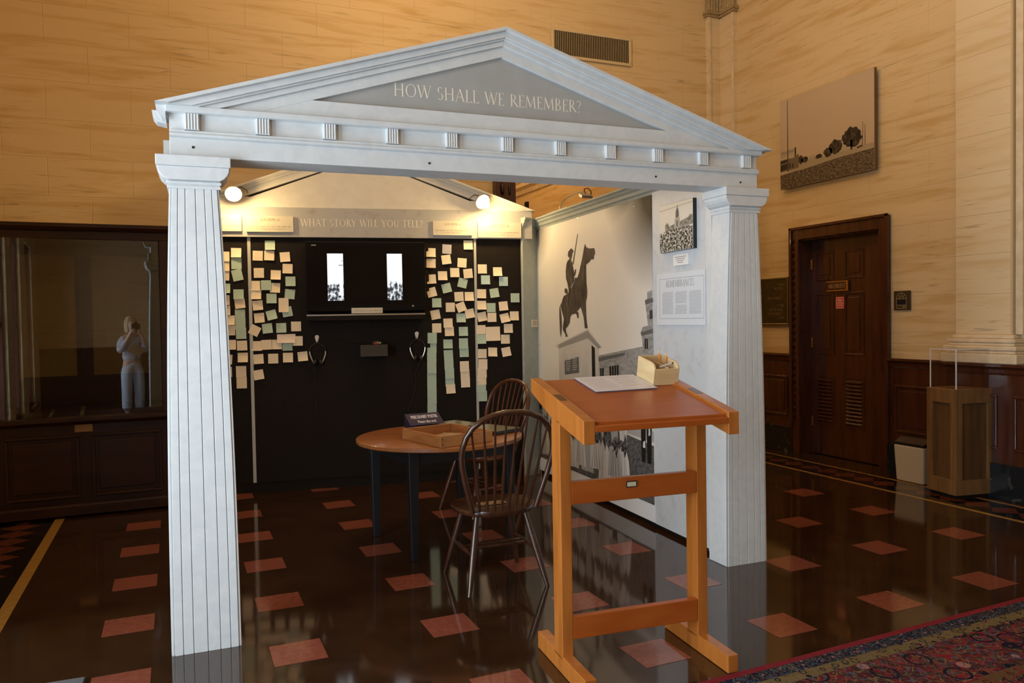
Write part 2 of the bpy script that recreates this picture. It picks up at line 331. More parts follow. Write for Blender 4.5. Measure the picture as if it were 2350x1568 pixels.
# ------------------------------------------------------------------ walls of stone blocks
BW_, BH_ = .63, .313
bm_ = MB()
e = .0022
bm_.hexa([(e, 0, e), (BW_ - e, 0, e), (BW_ - e, 0, BH_ - e), (e, 0, BH_ - e), (e + .002, -.0014, e + .002), (BW_ - e - .002, -.0014, e + .002), (BW_ - e - .002, -.0014, BH_ - e - .002), (e + .002, -.0014, BH_ - e - .002)])
block_me = bm_.mesh('stone_block', m_stone)
block_me2 = block_me.copy(); block_me2.materials.clear(); block_me2.materials.append(m_stone2)
def cut(rects, ex):
    out = []
    for a, b, c, d in rects:
        p, q, r, s = ex
        if b <= p or a >= q or d <= r or c >= s: out.append((a, b, c, d)); continue
        if a < p: out.append((a, p, c, d))
        if b > q: out.append((q, b, c, d))
        m0, m1 = max(a, p), min(b, q)
        if d > s: out.append((m0, m1, s, d))
        if c < r: out.append((m0, m1, c, r))
    return [t for t in out if t[1] - t[0] > .02 and t[3] - t[2] > .02]
def blocks(parent, x0, x1, z0, z1, off, exs, z_ref=2.518, x_ref=0.05, me=None, bw=BW_):
    me = me or block_me
    k0 = math.floor((z0 - z_ref) / BH_); z = z_ref + k0 * BH_; k = k0
    while z < z1 - .01:
        x = x_ref + (bw / 2 if k % 2 else 0); x += math.floor((x0 - x) / bw) * bw
        while x < x1 - .01:
            rs = [(max(x, x0), min(x + bw, x1), max(z, z0), min(z + BH_, z1))]
            for ex in exs: rs = cut(rs, ex)
            for a, b, c, d in rs:
                if b - a > .02 and d - c > .02: inst(me, 'stone_block', parent, (a, off, c), (0, 0, 0), ((b - a) / BW_, 1, (d - c) / BH_))
            x += bw
        z += BH_; k += 1
# back wall, with an opening to the next hall
OP = (3.59, 5.75, 0, 3.25)
wb = structure('wall_back', (0, YB, 0))
MB().box(XL, OP[0], 0.0, .25, 0, ZC).box(OP[1], XR, 0.0, .25, 0, ZC).box(OP[0], OP[1], 0.0, .25, OP[3], ZC).build('masonry', m_joint, wb)
blocks(wb, XL, XR, 1.58, 5.4, 0.0, [(3.36, 5.98, 0, 3.46), (4.06, 5.0, 4.20, 4.47), (6.04, XR, 0, 6)])
# right wall (local x runs toward the camera, local y into the wall)
wr = structure('wall_right', (XR, YB, 0), -PI / 2)
def ry(Y): return YB - Y
DY0, DY1, DZ = 1.79, 2.84, 2.23
MB().box(0, ry(DY1), 0, .30, 0, ZC).box(ry(DY0), ry(YF), 0, .30, 0, ZC).box(ry(DY1), ry(DY0), 0, .30, DZ, ZC).box(ry(DY1), ry(DY0), .22, .30, 0, DZ).build('masonry', m_joint, wr)  # last box is an added unseen slab behind the door, blocking outside light
blocks(wr, 0, ry(-1.2), 1.02, 5.4, 0.0, [(ry(2.91), ry(1.72), 0, 2.33), (ry(1.03), ry(.56), 0, 6), (0, .28, 0, 6)], x_ref=.2)
# left wall with tall windows
wl = structure('wall_left')
mb = MB(); ys = [YF] + [v for p in WIN for v in p] + [YB]
for i in range(0, len(ys), 2): mb.box(XL - .25, XL, ys[i], ys[i + 1], 0, ZC)
for a, b in WIN: mb.box(XL - .25, XL, a, b, 0, WZ[0]).box(XL - .25, XL, a, b, WZ[1], ZC)
mb.build('masonry', m_stone, wl)
for i, (a, b) in enumerate(WIN):
    wn = structure('window_%d' % (i + 1), (XL, a, WZ[0])); W_, H_ = b - a, WZ[1] - WZ[0]
    MB().box(-.14, -.05, 0, .07, 0, H_).box(-.14, -.05, W_ - .07, W_, 0, H_).box(-.14, -.05, .07, W_ - .07, 0, .09).box(-.14, -.05, .07, W_ - .07, H_ - .07, H_).build('window_frame', m_mahog, wn)
    MB().box(-.12, -.06, .07, W_ - .07, H_ * .5 - .03, H_ * .5 + .03).build('meeting_rail', m_mahog, wn)
    MB().box(-.12, -.06, W_ / 2 - .02, W_ / 2 + .02, .09, H_ - .07).build('mullion', m_mahog, wn)
    MB().box(-.15, .06, -.04, W_ + .04, -.05, 0).build('window_sill', m_mahog, wn)
    for p0, p1 in ((.07, W_ / 2 - .02), (W_ / 2 + .02, W_ - .07)):
        for q0, q1 in ((.09, H_ * .5 - .03), (H_ * .5 + .03, H_ - .07)):
            MB().box(-.093, -.090, p0, p1, q0, q1).build('pane', m_pglass, wn)
wf = structure('wall_front', (0, YF, 0))
MB().box(XL - .25, XR + .3, -.25, 0, 0, ZC).build('masonry', m_stone, wf)
MB().box(XL, XR, 0, .04, 0, .97).build('wainscot_board', m_mahog, wf)
MB().box(XL, XR, 0, .07, .97, 1.035).build('chair_rail', m_mahog, wf)
struct(MB().box(XL - .25, XR + .3, YF - .25, YB + .25, ZC, ZC + .15).build('ceiling', m_ceil))
# the hall seen through the opening
nh = structure('wall_hall', (5.70, 4.3, 0))
MB().box(0, .2, 0, 5.8, 0, ZC).box(-4.0, 0, 5.6, 5.8, 0, ZC).box(-4.2, -4.0, 0, 5.8, 0, ZC).build('masonry', m_stone, nh)
MB().prism([(-.10, 3.66), (-.10, 3.60), (-.05, 3.56), (-.03, 3.50), (0, 3.48), (0, 3.66)], 0, 5.6).build('picture_rail', m_plaster, nh)
MB().prism([(-.16, 3.86), (-.16, 3.80), (-.09, 3.75), (-.05, 3.69), (0, 3.68), (0, 3.86)], 0, 5.6).build('upper_moulding', m_plaster, nh)
MB().box(-.05, 0, .55, 1.1, 0, 3.48).build('pilaster', m_stone2, nh)
struct(MB().box(1.5, 5.9, 4.3, 10.1, 5.2, 5.3).build('ceiling_hall', m_ceil))
# carved wooden jamb of the opening
tj = structure('trim_1', (3.475, YB, 0))
MB().box(-.115, .115, -.06, .30, 0, 3.4).build('jamb_board', m_mahog, tj)
MB().box(-.115, -.075, -.085, -.06, 0, 3.4).build('outer_bead', m_mahog, tj)
for k in range(-1, 20): MB().lathe([(0, 0), (.018, .02), (.022, .07), (.018, .12), (0, .14)], (-.035, -.065, .3 + k * .15), 8).build('carved_bead', m_mahog_d, tj, smooth=True)
for k in range(-1, 20): MB().lathe([(0, 0), (.012, .02), (.016, .07), (.012, .12), (0, .14)], (.045, -.062, .3 + k * .15), 8).build('carved_bead', m_mahog_d, tj, smooth=True)
MB().box(.12, 2.5, -.06, .30, 3.25, 3.42).build('head_board', m_mahog, tj)

# corner pilasters with leafy capital
pc = structure('trim_2', (XR, YB, 0))
MB().box(-.215, 0, -.045, -.001, 1.0, 4.86).box(-.045, -.001, -.285, -.045, 1.0, 4.86).build('pilaster_shaft', m_stone2, pc)
MB().box(-.215, -.175, -.055, -.045, 1.0, 4.86).box(-.055, -.045, -.285, -.245, 1.0, 4.86).build('edge_bead', m_plaster, pc, bevel=.004)
mb = MB()
for z0, z1, g in ((4.86, 4.885, .03), (4.885, 4.91, .045), (4.91, 4.93, .03)):
    mb.box(-.215 - g, 0, -.045 - g, 0, z0, z1).box(-.045 - g, 0, -.285 - g, 0, z0, z1)
mb.build('neck_moulding', m_capital, pc, bevel=.005)
MB().box(-.215, 0, -.05, 0, 4.93, 5.5).box(-.05, 0, -.285, 0, 4.93, 5.5).build('bell', m_capital, pc)
def leaf(h, w):
    mb = MB(); n = 8
    for k in range(n):
        t0, t1 = k / n, (k + 1) / n
        f = lambda t: (w * (.35 + 1.3 * t - 1.45 * t * t), -.012 - .05 * t * t, h * t)
        (a, y0, z0), (b, y1, z1) = f(t0), f(t1)
        mb.add([(-a, y0 + .012, z0), (0, y0, z0), (a, y0 + .012, z0), (-b, y1 + .012, z1), (0, y1, z1), (b, y1 + .012, z1)], [(0, 1, 4, 3), (1, 2, 5, 4)])
    return mb.mesh('leaf', m_capital, flip=False)
lf, lf2 = leaf(.34, .035), leaf(.46, .05)
for k in range(5): inst(lf if k % 2 else lf2, 'leaf', pc, (-.20 + k * .038, -.05, 4.93), (0, 0, 0))
for k in range(6): inst(lf if k % 2 else lf2, 'leaf', pc, (-.05, -.275 + k * .042, 4.93), (0, 0, -PI / 2))
# wide pilaster at the right with moulded base
pr_ = structure('trim_3', (XR, 0, 0))
MB().box(-.075, 0, .56, 1.03, 1.03, ZC).build('pilaster_core', m_joint, pr_)
bp = structure('trim_4', (XR - .075, 1.03, 0), -PI / 2)
zz = 1.26
k = 0
while zz < 5.3:
    inst(block_me2, 'stone_block', bp, (0, 0, zz), (0, 0, 0), (.455 / BW_, 1, 1)); zz += BH_
mb = MB()
for z0, z1, g in ((1.035, 1.11, .085), (1.11, 1.135, .06), (1.135, 1.17, .07), (1.17, 1.195, .04), (1.195, 1.225, .05), (1.225, 1.255, .02)):
    mb.box(-.075 - g, 0, .56 - g, 1.03 + g * .9, z0, z1)
mb.build('moulded_base', m_plaster, pr_, bevel=.008)
MB().box(-.05, 0, .50, .555, 1.26, ZC).build('side_strip', m_plaster, pr_)

# wainscot and marble base along the right wall
mbz = structure('baseboard_right', (XR, 0, 0))
for a, b, d in ((2.90, YB - .02, .045), (1.06, 1.73, .045), (-2.6, 1.06, .16)):
    MB().box(-d, 0, a, b, 0, .272).build('marble_slab', m_marble, mbz, bevel=.004)
wn = structure('trim_5', (XR, 0, 0))
for a, b, d, pans in ((2.905, YB - .02, .03, [(2.975, 3.40), (3.5, 3.95)]), (1.06, 1.725, .03, [(1.10, 1.655)]), (-2.6, 1.06, .145, [(.63, .98), (-.3, .5), (-1.3, -.4)])):
    MB().box(-d, 0, a, b, .272, .97).build('wainscot_board', m_mahog, wn)
    MB().prism([(0, 1.035), (-d - .035, 1.035), (-d - .038, 1.015), (-d - .015, .995), (-d - .012, .965), (-d - .004, .95), (0, .95)], a, b).build('chair_rail', m_mahog, wn)
    for p, q in pans:
        for r_, s_, t_, v_ in ((p, q, .78, .80), (p, q, .38, .40), (p, p + .02, .40, .78), (q - .02, q, .40, .78)):
            MB().box(-d - .014, -d, r_, s_, t_, v_).build('panel_moulding', m_mahog, wn, bevel=.005)
        MB().box(-d - .006, -d, p + .05, q - .05, .43, .75).build('raised_panel', m_mahog, wn, bevel=.005)

# ------------------------------------------------------------------ door of the right wall
dr = structure('door_1', (XR, DY1, 0), -PI / 2)      # local x toward the camera, y into the wall
DW = DY1 - DY0
MB().box(-.075, 0.03, -.04, .0, 0, DZ + .09).box(DW - .03, DW + .075, -.04, 0, 0, DZ + .09).box(.03, DW - .03, -.04, 0, DZ - .03, DZ + .09).build('casing', m_mahog, dr, bevel=.006)
MB().box(-.085, -.05, -.06, -.04, .27, DZ + .10).box(DW + .05, DW + .085, -.06, -.04, .27, DZ + .10).box(-.085, DW + .085, -.06, -.04, DZ + .07, DZ + .10).build('back_band', m_mahog, dr, bevel=.006)
MB().box(0, .04, 0, .22, 0, DZ).box(DW - .04, DW, 0, .22, 0, DZ).box(.04, DW - .04, 0, .22, DZ - .04, DZ).build('jamb', m_mahog, dr)
for k in range(26): MB().lathe([(0, 0), (.012, .012), (.013, .045), (0, .058)], (-.03, -.042, .36 + k * .072), 8).build('carved_bead', m_mahog_d, dr, smooth=True)
lf_ = MB().box(.04, DW - .04, .14, .19, .01, DZ - .04).build('door_leaf', m_mahog, dr)
def lx(Y): return DY1 - Y
cols = ((lx(2.745), lx(2.51)), (lx(2.375), lx(2.14)))
for a, b in cols:
    for c, d in ((1.78, 2.06), (1.03, 1.65)):
        MB().box(a, b, .132, .142, d - .02, d).box(a, b, .132, .142, c, c + .02).box(a, a + .02, .132, .142, c + .02, d - .02).box(b - .02, b, .132, .142, c + .02, d - .02).build('panel_moulding', m_mahog, lf_, bevel=.004)
        MB().box(a + .05, b - .05, .134, .142, c + .05, d - .05).build('raised_panel', m_mahog, lf_, bevel=.004)
    MB().box(a, b, .132, .142, .80, .82).box(a, b, .132, .142, .32, .34).box(a, a + .02, .132, .142, .34, .80).box(b - .02, b, .132, .142, .34, .80).build('louvre_frame', m_mahog, lf_)
    for k in range(12):
        z = .355 + k * .037
        MB().hexa([(a + .02, .120, z), (b - .02, .120, z), (b - .02, .139, z + .022), (a + .02, .139, z + .022), (a + .02, .120, z + .006), (b - .02, .120, z + .006), (b - .02, .139, z + .028), (a + .02, .139, z + .028)]).build('louvre_slat', m_mahog, lf_)
for z in (1.95, 1.15, .34): MB().tube([(.045, .13, z - .05), (.045, .13, z + .05)], .011, 8).build('hinge', m_brass, dr)
kp = MB().box(DW - .115, DW - .075, .128, .14, .80, 1.07).build('lock_plate', m_bronze, dr, bevel=.008)
MB().lathe([(.012, 0), (.012, .03), (.028, .045), (.030, .06), (.018, .072), (0, .074)], (DW - .095, .13, .92), 14, (0, -1, 0)).build('door_knob', m_bronze, dr, smooth=True)
MB().lathe([(.014, 0), (.014, .012), (0, .014)], (DW - .095, .13, 1.02), 12, (0, -1, 0)).build('lock_cylinder', m_brass, dr, smooth=True)

# ------------------------------------------------------------------ the painted portico
PR = math.atan2(-.09, 3.19)
po = thing('portico', 'pale grey wooden temple portico with fluted columns and a lettered pediment', 'portico', (.29, .30, 0), PR)
PW = 3.20
FR = (0, .046, .17, .315, .517, .697, .844, .963, 1)
def colw(z):            # half width of the shaft with its swelling
    t = z / 2.04
    return .5 * (.288 - .018 * t - .070 * t ** 2.6)
for uc in (.145, PW - .145):
    colm = MB()
    zs = [2.04 * k / 10 for k in range(11)]
    outl = [(uc + colw(z), z) for z in zs] + [(uc - colw(z), z) for z in reversed(zs)]
    col_o = colm.prism(outl, .0045, .165).build('column', m_paint, po, bevel=.006)
    for i in range(8):
        a, b = FR[i], FR[i + 1]; g = .0013
        l = [(uc - colw(z) + 2 * colw(z) * a + g, z) for z in zs]; r = [(uc - colw(z) + 2 * colw(z) * b - g, z) for z in zs]
        MB().prism(l + list(reversed(r)), -.002 + (.004 if i in (0, 7) else 0), .0045).build('stave', m_paint, col_o, bevel=.0015)
    MB().box(uc - .108, uc + .108, -.008, .168, 2.025, 2.038).box(uc - .111, uc + .111, -.011, .170, 2.044, 2.056).box(uc - .105, uc + .105, -.004, .166, 2.038, 2.062).build('neck_band', m_paint, col_o, bevel=.002)
    prof = [(.106, 2.060), (.122, 2.068), (.136, 2.084), (.143, 2.100), (.145, 2.118)]
    MB().prism([(uc + a, b) for a, b in prof] + [(uc - a, b) for a, b in reversed(prof)], -.028, .178).build('capital', m_paint, col_o, bevel=.003)
    MB().box(uc - .150, uc + .150, -.036, .186, 2.118, 2.163).build('abacus', m_paint, col_o, bevel=.003)
E0, E1, DP = .052, PW - .052, .19
MB().box(E0, E1, 0, DP, 2.163, 2.245).build('architrave', m_paint, po, bevel=.002)
MB().prismx([(0, 2.245), (-.016, 2.249), (-.020, 2.258), (-.012, 2.266), (-.016, 2.272), (0, 2.274), (DP, 2.274), (DP, 2.245)], E0, E1).build('taenia', m_paint, po)
MB().box(E0, E1, .004, DP, 2.274, 2.350).build('frieze', m_paint, po)
tri = MB().box(0, .060, -.012, .006, 0, .070)
for k in range(5): tri.tube([(.006 + k * .012, -.012, .003), (.006 + k * .012, -.012, .069)], .0046, 8)
tri_me = tri.mesh('triglyph', m_paint, smooth=False)
for k in range(11): inst(tri_me, 'triglyph', po, (.113 + k * .2925, 0, 2.277))
for x, z in ((.145, 2.205), (1.20, 2.198), (2.47, 2.200), (PW - .17, 2.196)):
    MB().lathe([(.0055, 0), (.0055, .002)], (x, -.0008, z), 10, (0, -1, 0)).build('screw_hole', m_dkhole, po)
MB().prismx([(.0, 2.346), (-.026, 2.348), (-.032, 2.354), (-.032, 2.374), (DP, 2.374), (DP, 2.346)], E0 - .012, E1 + .012).build('cornice', m_paint, po, bevel=.002)
AU, AZ, ZB = 1.585, 2.872, 2.372
SLL = (AZ - ZB) / (AU - .0); SLR = (AZ - ZB) / (PW - AU)
def rake(side, a, b, y0, y1):
    if side < 0:
        ua = AU - (AZ - a - ZB) / SLL; ub_ = AU - (AZ - b - ZB) / SLL
    else:
        ua = AU + (AZ - a - ZB) / SLR; ub_ = AU + (AZ - b - ZB) / SLR
    return MB().prism([(ua, ZB), (AU, AZ - a), (AU, AZ - b), (ub_, ZB)], y0, y1)
for sd in (-1, 1):
    for a, b, y in ((0, .017, -.080), (.017, .046, -.056), (.046, .054, -.044), (.054, .078, -.028), (.078, .128, -.010)):
        rake(sd, a, b, y, DP - .02).build('raking_moulding', m_paint, po, bevel=.0015)
MB().prism([(AU - (AZ - .128 - ZB) / SLL, ZB), (AU + (AZ - .128 - ZB) / SLR, ZB), (AU + (AZ - .128 - ZB - .078) / SLR, ZB + .078), (AU - (AZ - .128 - ZB - .078) / SLL, ZB + .078)], -.010, .10).build('tympanum_border', m_paint, po, bevel=.0015)
MB().prism([(AU - (AZ - .128 - ZB - .078) / SLL, ZB + .078), (AU + (AZ - .128 - ZB - .078) / SLR, ZB + .078), (AU, AZ - .128)], .012, .10).build('tympanum', m_tymp, po)
words('HOW SHALL WE REMEMBER?', .062, 1.535, 2.510, .0112, m_cream_letter, po, 1.0)
for y0, y1, dx in ((-.02, .07, 0), (.085, .17, .02)):
    MB().prism([(E0 - .012, 2.374), (E0 - .05 - dx, 2.374), (E0 - .046 - dx, 2.345), (E0 - .03 - dx, 2.325), (E0 - .012, 2.318)], y0, y1).build('cornice_return', m_paint, po)
MB().box(E0 - .028, E0, .10, .19, 2.165, 2.25).build('end_block', m_kgrey, po)

# ------------------------------------------------------------------ kiosk: back wall
TB = math.atan2(-.337, 1.935)
B0 = Vector((.948, 3.556, 0)); UB = Vector((math.cos(TB), math.sin(TB), 0)); NB = Vector((math.sin(TB), -math.cos(TB), 0))
def bk(u, v, off=0.0):
    p = B0 + UB * u + NB * off; return (p.x, p.y, v)
UL, UR, UM = -.47, 2.345, .947
kw = thing('kiosk_wall', 'black exhibit wall with a cream gabled top and the words WHAT STORY WILL YOU TELL', 'exhibit wall', bk(0, 0), TB)
for a, b in ((UL, -.026), (.0, 1.910), (1.932, UR)):
    MB().box(a, b, 0, .04, .09, 2.17).build('black_panel', m_kblack, kw)
for a, b in ((-.026, -.0), (1.910, 1.932), (UR, UR + .016)):
    MB().box(a, b, -.006, .04, .09, 2.17).build('divider_strip', m_kstrip, kw)
MB().box(UL, UR, .01, .06, 0, .09).build('toe_board', m_kblack, kw)
hd = MB().box(UL - .06, UR + .105, -.03, .06, 2.168, 2.42).build('header_board', m_kgrey, kw, bevel=.002)
words('WHAT STORY WILL YOU TELL?', .062, .935, 2.262, -.0312, m_cream_letter, hd, 1.045)
KA, KB_ = 2.965, 2.42
SK = (KA - KB_) / (UR + .13 - UM)
def krake(sd, a, b, y0, y1):
    e_ = sd * (KA - a - KB_) / SK; g_ = sd * (KA - b - KB_) / SK
    return MB().prism([(UM + e_, KB_), (UM, KA - a), (UM, KA - b), (UM + g_, KB_)], y0, y1)
for sd in (-1, 1):
    for a, b, y in ((0, .018, -.062), (.018, .030, -.050), (.030, .048, -.036), (.048, .105, -.018)):
        krake(sd, a, b, y, .06).build('raking_moulding', m_kcream, kw, bevel=.0015)
MB().prism([(UM - (KA - .105 - KB_) / SK, KB_), (UM + (KA - .105 - KB_) / SK, KB_), (UM + (KA - .19 - KB_) / SK, KB_ + .085), (UM - (KA - .19 - KB_) / SK, KB_ + .085)], -.018, .05).build('gable_border', m_kcream, kw)
MB().prism([(UM - (KA - .19 - KB_) / SK, KB_ + .085), (UM + (KA - .19 - KB_) / SK, KB_ + .085), (UM, KA - .105)], .03, .05).build('gable_backing', m_kblack, kw)
MB().prism([(UM - (KA - .212 - KB_) / SK, KB_ + .0855), (UM + (KA - .212 - KB_) / SK, KB_ + .0855), (UM, KA - .1115)], -.012, .03).build('gable_panel', m_kcream, kw)
MB().box(UR + .075, UR + .10, .05, .12, 2.20, 2.52).build('back_post', m_kblack, kw)
MB().box(.42, 1.50, -.005, 0, 1.20, 2.165).build('screen_backing', m_kblack, kw)

# question signs
for num, u0_, u1_, v0, v1, lines, desc in (
    ('1', -.44, -.062, 2.212, 2.345, ('THE MOST IMPORTANT THING TO', 'REMEMBER ABOUT THE CIVIL WAR IS....?'), 'cream sign headed QUESTION #1, half hidden behind the left column'),
    ('2', -.025, .353, 2.209, 2.340, ('WHEN IT COMES TO THE CIVIL WAR, WE', 'DO NOT HEAR ENOUGH ABOUT.....?'), 'cream sign headed QUESTION #2, left of the kiosk title'),
    ('3', 1.541, 1.893, 2.194, 2.319, ('THE LEGACY OF THE CIVIL WAR AFFECTS', 'US TODAY BECAUSE.....?'), 'cream sign headed QUESTION #3, right of the kiosk title'),
    ('4', 1.943, 2.342, 2.176, 2.311, ('I CAN FIND VALUE IN THE INTERPRETATIONS', 'AND OPINIONS OF OTHERS BECAUSE.....?'), 'cream sign headed QUESTION #4, beside the corner with the mural')):
    sg = thing('question_sign', desc, 'sign', bk((u0_ + u1_) / 2, v0, .031), TB, 'question signs on the kiosk header')
    W_, H_ = u1_ - u0_, v1 - v0
    MB().box(-W_ / 2, W_ / 2, -.018, 0, 0, H_).build('board', m_card, sg)
    lettering('heading', 'QUESTION #' + num, H_ * .17, 0, H_ * .70, -.0186, m_ink, sg, width=W_ * .44, bold=1.0)
    lettering('text_line', lines[0], H_ * .085, 0, H_ * .29, -.0186, m_ink, sg, width=W_ * .90, bold=.95)
    lettering('text_line', lines[1], H_ * .085, 0, H_ * .13, -.0186, m_ink, sg, width=W_ * (.82 if num in '24' else .55), bold=.95)

# clip lamps on the gable
m_bulb = emis('lamp_bulb', (1.0, 0.70, 0.32), BULB_E)
m_shade = mat('lamp_shade_metal', (0.62, 0.58, 0.50), rough=0.28, metal=.9)
for u, v, d, desc in ((-.105, 2.492, -1, 'lit metal clip lamp at the left end of the kiosk gable'), (1.965, 2.468, 1, 'lit metal clip lamp at the right end of the kiosk gable')):
    lp = thing('clip_lamp', desc, 'lamp', bk(u, v, .20), TB, 'clip lamps on the kiosk gable')
    ax = Vector((.30, -.80, -.52)).normalized() if d > 0 else Vector((.05, -.84, -.54)).normalized()
    sh = MB()
    n = 10; pr = [(.012, -.075)] + [(.062 * math.sin(t * PI / 2 / n) + .004, -.07 + .062 * (1 - math.cos(t * PI / 2 / n))) for t in range(n + 1)]
    A = ax; X = A.orthogonal().normalized(); Y = A.cross(X); seg = 20
    vs = [A * h + (X * math.cos(2 * PI * k / seg) + Y * math.sin(2 * PI * k / seg)) * r for r, h in pr for k in range(seg)]
    sh.add(vs, [(i * seg + k, i * seg + (k + 1) % seg, (i + 1) * seg + (k + 1) % seg, (i + 1) * seg + k) for i in range(len(pr) - 1) for k in range(seg)])
    sho = sh.build('lamp_shade', m_shade, lp, smooth=True, flip=False)
    MB().lathe([(.0, -.03), (.018, -.025), (.034, -.005), (.040, .018), (.034, .040), (.018, .055), (0, .058)], tuple(A * .012), 16, tuple(A)).build('bulb', m_bulb, lp, smooth=True)
    bkv = A * -.07
    MB().tube([tuple(bkv), tuple(bkv + Vector((0, .02, .03))), (.02 * d, .10, .07), (.0, .15, .05)], .006, 8).build('gooseneck', m_steel, lp, smooth=True)
    MB().box(-.02, .02, .12, .155, .02, .08).build('clamp', m_kblack, lp)
    MB().tube([(.0, .13, .07), (.05 * (1 if d < 0 else -1), .14, .085), (.09 * (1 if d < 0 else -1), .145, .06), (.10 * (1 if d < 0 else -1), .148, .035)], .003, 6).build('cord', m_kblack, lp, smooth=True)

# ------------------------------------------------------------------ sticky notes
NC = {'c': ('cream', mat('note_cream', (0.80, 0.66, 0.47), (0.74, 0.60, 0.43), rough=.7, scale=(60, 60, 260), ns=1.0, lo=.5, hi=.7)),
      'g': ('mint green', mat('note_mint', (0.44, 0.55, 0.43), (0.39, 0.49, 0.39), rough=.7, scale=(60, 60, 260), ns=1.0, lo=.5, hi=.7)),
      'y': ('pale yellow', mat('note_yellow', (0.84, 0.74, 0.50), (0.80, 0.68, 0.46), rough=.7, scale=(60, 60, 260), ns=1.0, lo=.5, hi=.7)),
      'p': ('grey lavender', mat('note_lavender', (0.50, 0.46, 0.46), rough=.7)),
      'b': ('pale blue', mat('note_blue', (0.46, 0.60, 0.56), (0.40, 0.54, 0.52), rough=.7, scale=(60, 60, 260), ns=1.0, lo=.5, hi=.7)),
      'w': ('wide pinkish', mat('note_pink', (0.76, 0.62, 0.50), (0.70, 0.56, 0.46), rough=.7, scale=(60, 60, 260), ns=1.0, lo=.5, hi=.7)),
      'B': ('large cream', mat('note_cream', (0.80, 0.66, 0.47)))}
NOTES = [(-0.116,2.035,'c',1), (-0.116,1.946,'g',0), (-0.111,1.849,'g',-12), (-0.105,1.688,'g',0), (-0.097,1.61,'c',-6), (-0.098,1.514,'g',0), (-0.097,1.438,'g',1), (-0.093,1.36,'g',0), (-0.088,1.257,'c',-1), (-0.085,1.155,'c',0), (-0.101,1.037,'c',0), (-0.099,0.943,'c',0), (-0.211,2.004,'c',0), (-0.213,1.924,'c',0), (-0.216,1.846,'c',2), (-0.211,1.737,'g',0), (-0.218,1.641,'c',0), (-0.216,1.554,'c',0), (-0.182,1.469,'c',-1), (-0.181,1.386,'c',0), (-0.177,1.265,'c',0), (-0.211,1.143,'c',4), (-0.216,1.038,'c',0), (0.157,2.099,'g',0), (0.056,2.012,'c',2), (0.149,2.013,'c',2), (0.277,2.001,'c',-4), (0.296,1.902,'c',2), (0.062,1.867,'c',0), (0.198,1.848,'c',2), (0.317,1.794,'g',0), (0.028,1.759,'c',0), (0.035,1.684,'c',0), (0.117,1.763,'g',0), (0.19,1.74,'c',3), (0.309,1.686,'g',6), (0.159,1.65,'g',0), (0.046,1.593,'c',-5), (0.256,1.612,'c',0), (0.256,1.573,'c',0), (0.284,1.536,'g',-10), (0.056,1.487,'c',-4), (0.156,1.509,'g',-14), (0.016,1.382,'c',28), (0.119,1.397,'g',-6), (0.232,1.399,'g',-1), (0.354,1.41,'c',0), (0.029,1.25,'c',0), (0.109,1.259,'c',-2), (0.193,1.259,'c',0), (0.271,1.307,'w',0), (0.365,1.285,'c',0), (0.279,1.246,'g',0), (0.041,1.139,'c',-3), (0.16,1.14,'c',0), (0.281,1.145,'c',0), (0.403,1.151,'c',-5), (0.039,1.006,'c',-9), (1.523,2.042,'y',2), (1.667,2.075,'p',3), (1.86,2.112,'y',0), (1.659,1.981,'y',-7), (1.522,1.948,'c',2), (1.801,1.953,'y',4), (1.733,1.865,'y',0), (1.853,1.857,'c',-5), (1.622,1.836,'c',0), (1.523,1.808,'c',-3), (1.803,1.772,'g',14), (1.657,1.727,'g',-13), (1.523,1.691,'c',-14), (1.768,1.651,'c',-3), (1.86,1.65,'c',0), (1.566,1.597,'g',0), (1.687,1.556,'c',0), (1.784,1.556,'c',-20), (1.553,1.492,'c',-10), (1.863,1.497,'c',-10), (1.782,1.459,'g',0), (1.562,1.373,'c',0), (1.664,1.415,'c',-1), (1.674,1.34,'c',-1), (1.801,1.338,'g',0), (1.519,1.284,'g',1), (1.515,1.197,'g',0), (1.512,1.107,'g',0), (1.51,1.017,'g',0), (1.509,0.927,'g',0), (1.508,0.838,'g',0), (1.507,0.748,'g',0), (1.505,0.654,'g',0), (1.66,1.228,'g',0), (1.662,1.127,'g',-2), (1.665,1.046,'g',-1), (1.669,0.965,'g',-1), (1.671,0.896,'g',-1), (1.677,0.825,'c',-2), (1.8,1.23,'g',0), (1.805,1.155,'g',-1), (1.805,1.023,'c',-1), (1.81,0.948,'c',-1), (1.812,0.881,'c',-1), (1.986,1.898,'y',0), (2.125,1.872,'y',0), (2.013,1.799,'b',0), (2.179,1.785,'b',0), (1.974,1.674,'c',2), (2.092,1.68,'g',-8), (2.284,1.635,'g',0), (1.973,1.57,'c',0), (2.061,1.548,'g',0), (2.173,1.561,'c',-5), (1.975,1.467,'c',-10), (2.066,1.46,'c',0), (2.185,1.452,'c',-12), (2.275,1.47,'c',0), (1.963,1.35,'c',0), (1.965,1.264,'g',0), (2.072,1.31,'B',-1), (2.216,1.357,'c',0), (2.188,1.26,'c',0), (1.97,1.134,'c',1), (2.067,1.145,'c',2), (2.194,1.144,'c',-10), (1.975,1.037,'c',1), (1.967,0.962,'c',0), (1.962,0.899,'c',0), (1.958,0.83,'g',0), (1.966,0.75,'g',0)]
